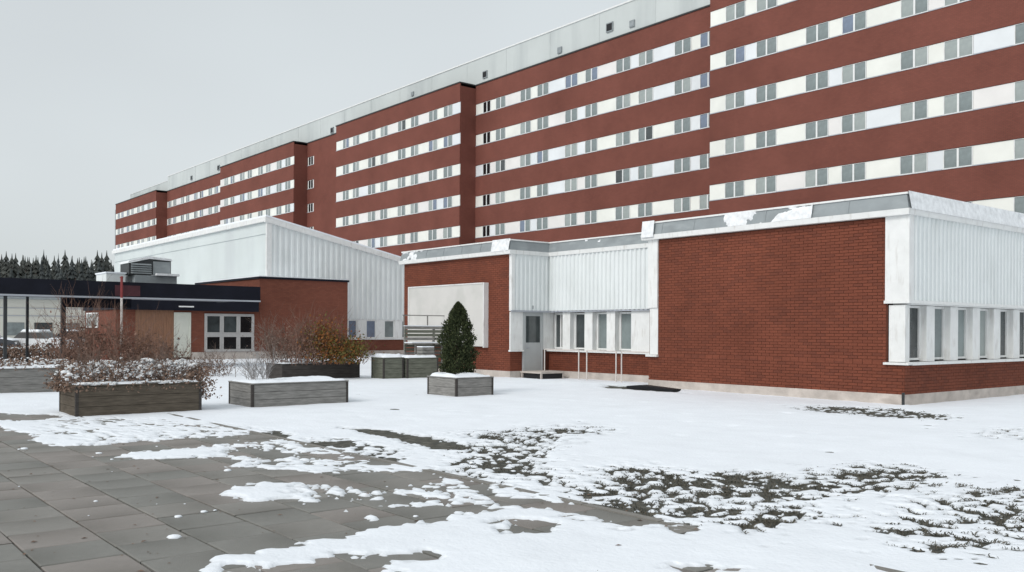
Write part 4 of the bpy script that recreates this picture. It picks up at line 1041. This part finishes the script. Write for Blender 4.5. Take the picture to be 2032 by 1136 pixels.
# planter D shrubs
bare_shrub(-29.5, 13.7, 34, 1.2, .7, 'grey brown bare shrub spreading at the left end of the dark planter', M['twig2'], 44, (900, .035, [M['twig2']], .45, .5, .3), .35, .4, .010, 3, .5, (-.1, -.25))
bare_shrub(-28.9, 14.35, 40, 1.35, .6, 'brownish red bare shrub in the middle of the dark planter', M['twig'], 45, (1500, .035, [M['twig']], .42, .55, .35), .3, .35, .010, 3, .5)
bare_shrub(-28.6, 14.85, 24, 1.5, .45, 'tall rusty orange shrub in the dark planter', M['twig'], 46, (2300, .042, [M['orange'], M['olive'], M['orange']], .33, .75, .36), .25, .3, .010, 2, .5)
bare_shrub(-28.4, 15.6, 22, .95, .8, 'bushy olive green shrub at the right end of the dark planter', M['twig'], 47, (2600, .042, [M['olive'], M['olive'], M['orange']], .36, .42, .26), .3, .3, .010, 2, .5)
# frosted twigs in planter B
bare_shrub(-19.6, 8.55, 26, .55, .7, 'small frosted grey twigs in the left end of the long grey planter', mat('frosted_twig', (0.30, 0.285, 0.28), 0.85, 0.3, 4), 48, None, .15, .15, .008, 3, .5)
# ground cover in front of the entrance
bare_shrub(-33.0, 12.3, 30, .75, 1.0, 'low bare shrub between the dark planter and the entrance windows', M['twig2'], 49, (700, .04, [M['twig2']], .5, .3, .2), .5, .6, .010, 3)
# conifer in planter C
con = thing('conical_conifer', 'dark green conical conifer standing in the square grey planter', 'conifer', (-20.0, 14.34, .4)); S_ = W(con); rr = random.Random(55)
b = MB(); b.tube((-20.0, 14.34, .35), (-20.0, 14.34, 2.1), .05, .012, 7); S_(b, 'trunk', M['bark'])
b = MB(); b2 = MB(); pts = []
def prof(t): return .43 * min(1, ((1 - t) / .45)) ** .66 * (1 - .12 * (1 - t) ** 6)
for i in range(19000):
    t_ = rr.random() ** 1.05; a = rr.uniform(0, 6.283); h_ = .46 + t_ * 2.0
    lump = 1 + .15 * math.sin(a * 3 + h_ * 5) + .13 * math.sin(a * 5 - h_ * 9) + .10 * math.sin(h_ * 17 + a * 2) + rr.gauss(0, .09)
    r_ = prof(t_) * (.35 + .65 * rr.random() ** .4) * lump
    pts.append((-20.0 + r_ * math.cos(a), 14.34 + r_ * math.sin(a), h_))
for p in pts:
    s_ = rr.uniform(.014, .032); c_ = Vector(p); o_ = Vector((p[0] + 20.0, p[1] - 14.34, 0)); o_ = (o_.normalized() if o_.length > .01 else Vector((1, 0, 0)))
    up = (Vector((0, 0, 1)) + o_ * .5 + Vector((rr.gauss(0, .35), rr.gauss(0, .35), 0))).normalized(); sd_ = up.cross(Vector((rr.gauss(0, 1), rr.gauss(0, 1), rr.gauss(0, .4)))).normalized()
    mb = b
    mi = 1 if rr.random() < .25 else 0
    mb.quad(tuple(c_ - up * s_), tuple(c_ + sd_ * s_ * .6), tuple(c_ + up * s_ * 1.4), tuple(c_ - sd_ * s_ * .6), mi)
S_(b, 'foliage', [M['leafd'], M['leafd2']], kind='stuff')

# hedge far left
hd = thing('hedge', 'low brown leafless hedge between the parked cars and the planters', 'hedge', (-52, 9, 0)); S_ = W(hd); rr = random.Random(61)
b = MB(); pts = [(-52 + rr.gauss(0, .35), rr.uniform(0, 13.2), abs(rr.gauss(.35, .25))) for i in range(9000)]; leaves(b, [p for p in pts if p[2] < .95], .07, rr); S_(b, 'leaves', M['dead'], kind='stuff')
b = MB()
for k in range(60): twigs(b, (-52, k * .22, .2, .1, 0), 2, .95, .6, rr, 2, .012)
S_(b, 'twigs', M['twig2'])

# ------------------------------------------------------------------ far left: pale building, cars, trees
fb = thing('pale_far_building', 'long pale low building far beyond the parked cars under the canopy', 'building', (-162, 30, 0)); F_ = W(fb)
fwd = Vector((-math.sin(YAW), math.cos(YAW), 0)); rgt = Vector((math.cos(YAW), math.sin(YAW), 0))
b = MB(); b.box(-172, -158, -30, 44, 0, 6.2); F_(b, 'wall', M['farwhite'])
b = MB(); b.box(-173, -157, -31, 45, 6.21, 6.9); F_(b, 'roof', M['grey_metal'])
b = MB(); b.box(-172, -157.5, -30.5, 44.5, 6.901, 7.1); F_(b, 'roof_snow', M['snow'])
b = MB(); b.box(-157.99, -157.9, -30, 44, 3.6, 3.72); b.box(-157.99, -157.9, -30, 44, 4.8, 4.9); F_(b, 'facade_band', M['lighttrim'])
for k in range(18):
    b = MB(); y_ = -28 + k * 4; b.box(-157.99, -157.92, y_, y_ + 2.6, .6, 2.6); F_(b, 'window', M['glass_g' if k % 3 else 'glassd'])
def car(loc, rz, paint, label):
    t_ = thing('parked_car', label, 'car', loc, R(rz), 'cars parked beyond the canopy')
    pts = [(-2.1, .32), (2.12, .32), (2.15, .62), (2.0, .82), (1.05, .95), (-1.75, .98), (-2.12, .85)]
    b = MB(); b.prism([(x_, -.86, z_) for x_, z_ in pts], (0, 1.72, 0)); b.build('body', paint, t_)
    b = MB(); k = 0
    lo = [(1.1, .951), (-1.7, .981)]; hi = [(.35, 1.43), (-1.25, 1.44)]
    b.v = [(1.1, -.8, .94), (-1.75, -.8, .97), (-1.25, -.66, 1.42), (.3, -.66, 1.42), (1.1, .8, .94), (-1.75, .8, .97), (-1.25, .66, 1.42), (.3, .66, 1.42)]
    b.f = [(0, 3, 2, 1), (4, 5, 6, 7), (0, 4, 7, 3), (1, 2, 6, 5), (3, 7, 6, 2), (0, 1, 5, 4)]; b.m = [0] * 6
    b.build('windows', M['glass_black'], t_)
    b = MB(); b.prism([(.32, -.67, 1.42), (-1.27, -.67, 1.42), (-1.2, -.6, 1.5), (.2, -.6, 1.5)], (0, 1.34, 0)); b.build('roof', paint, t_)
    b = MB(); b.prism([(.25, -.62, 1.505), (-1.2, -.62, 1.505), (-1.1, -.55, 1.62), (.15, -.55, 1.62)], (0, 1.2, 0)); b.prism([(1.15, -.7, .955), (2.0, -.7, .83), (1.9, -.65, .9), (1.2, -.65, 1.03)], (0, 1.35, 0)); b.build('snow', M['snow'], t_)
    for x_ in (-1.32, 1.32):
        for y_ in (-.88, .70):
            b = MB(); b.tube((x_, y_, .33), (x_, y_ + .18, .33), .33, n=14); wl = b.build('wheel', M['rubber'], t_)
            b = MB(); b.tube((x_, y_ - .01, .33), (x_, y_ + .19, .33), .19, n=10); b.build('rim', M['carsilver'], wl)
    for y_ in (-.7, .45): b = MB(); b.box(2.10, 2.16, y_, y_ + .25, .58, .70); b.build('headlight', M['lamp'], t_)
car((-74.6, 12.0, 0), 62, M['cardark'], 'dark snow covered car parked leftmost beyond the canopy post')
car((-73.6, 15.4, 0), 40, M['carwhite'], 'white snow covered car parked second from left beyond the canopy')
car((-79.8, 19.4, 0), 75, M['cardark'], 'dark car with a snowy roof parked behind the white one')
car((-72.0, 20.0, 0), 85, M['carsilver'], 'silver car with snow on its bonnet, parked nearest the square canopy post')
car((-88.5, 13.4, 0), 20, M['carwhite'], 'white car parked farthest back in front of the pale building')

# fence rail line in front of the cars
fn = thing('low_fence', 'low white snow topped rail in front of the parked cars', 'fence', (-69, 14, 0)); F2 = W(fn)
b = MB(); b.box(-69.05, -68.95, 8, 19.5, .30, .42); F2(b, 'rail', M['whitetrim'])
for k in range(7): b = MB(); b.box(-69.06, -68.94, 8 + k * 1.9, 8.1 + k * 1.9, 0, .299); F2(b, 'post', M['darkpost'])

# spruces
def spruce_mesh(seed, h=19.0):
    rr = random.Random(seed); b = MB(); nt_ = 15
    for k in range(nt_):
        t_ = k / nt_; z = h * (.14 + .84 * t_); rad = h * .155 * (1 - t_) ** .85 + .15; nb = 9 + int(8 * (1 - t_))
        for j in range(nb):
            a = 6.283 * j / nb + rr.uniform(-.3, .3); r_ = rad * rr.uniform(.65, 1.15); w_ = r_ * .32
            dx, dy = math.cos(a), math.sin(a)
            b.quad((-dy * w_ * .2, dx * w_ * .2, z + h * .05), (dx * r_ * .6 + dy * w_, dy * r_ * .6 - dx * w_, z - h * .005), (dx * r_, dy * r_, z - h * .03), (dx * r_ * .6 - dy * w_, dy * r_ * .6 + dx * w_, z - h * .005))
    b.tube((0, 0, h * .95), (0, 0, h * 1.02), .12, .02, 4)
    return b.mesh('crown', M['spruce'])
sm = [spruce_mesh(k, h_) for k, h_ in enumerate((17.5, 18.5, 16.5, 19.5))]
tb = MB(); tb.tube((0, 0, 0), (0, 0, 17), .22, .04, 6); tm_ = tb.mesh('trunk', M['bark'])
rr = random.Random(71)
for k in range(34):
    px = -60 + k * 8.6 + rr.uniform(-4, 4); Zd = 225 + rr.uniform(-8, 14); a = (px - 1016) / 1815
    p = fwd * Zd + rgt * (a * Zd)
    t_ = thing('spruce_tree', 'dark spruce standing in the treeline above the canopy at left', 'tree', (p.x, p.y, 0), rr.uniform(0, 6), 'spruces in the far treeline')
    s_ = rr.uniform(.84, 1.05) if rr.random() < .7 else rr.uniform(1.05, 1.2); w_ = rr.uniform(.95, 1.7); t_.scale = (s_ * w_, s_ * w_, s_)
    inst('trunk', tm_, t_, (0, 0, 0)); inst('crown', rr.choice(sm), t_, (0, 0, 0))
b = MB()
for k in range(330):
    px = -500 + k * 2.6 + rr.uniform(-4, 4); Zd = 245 + rr.uniform(-8, 40); a = (px - 1016) / 1815; p = fwd * Zd + rgt * (a * Zd)
    me = rr.choice(sm); s_ = rr.uniform(.90, 1.10) * Zd / 235
    off_ = len(b.v)
    for v_ in me.vertices: b.v.append((v_.co.x * s_ * 1.8 + p.x, v_.co.y * s_ * 1.8 + p.y, v_.co.z * s_))
    for f_ in me.polygons: b.f.append(tuple(off_ + i for i in f_.vertices)); b.m.append(0)
fo = b.build('forest', M['spruce2'], kind='stuff'); fo['label'] = 'dense dark spruce forest far behind at left'; fo['category'] = 'forest'
# rising forest floor / brush under the crowns
b = MB(); P0 = fwd * 240 + rgt * ((-900 - 1016) / 1815 * 240); P1 = fwd * 240 + rgt * ((420 - 1016) / 1815 * 240)
n_ = 160; prev = None
for i in range(n_ + 1):
    q = P0 + (P1 - P0) * (i / n_); h_ = 18.4 + rr.uniform(-.8, .8); q2 = q + fwd * 30
    cur = ((q.x, q.y, 0), (q.x, q.y, h_ * .8), (q2.x, q2.y, h_))
    if prev: b.quad(prev[0], cur[0], cur[1], prev[1]); b.quad(prev[1], cur[1], cur[2], prev[2])
    prev = cur
b.build('forest_undergrowth', M['spruce2'], kind='stuff')
bpy.context.view_layer.update()
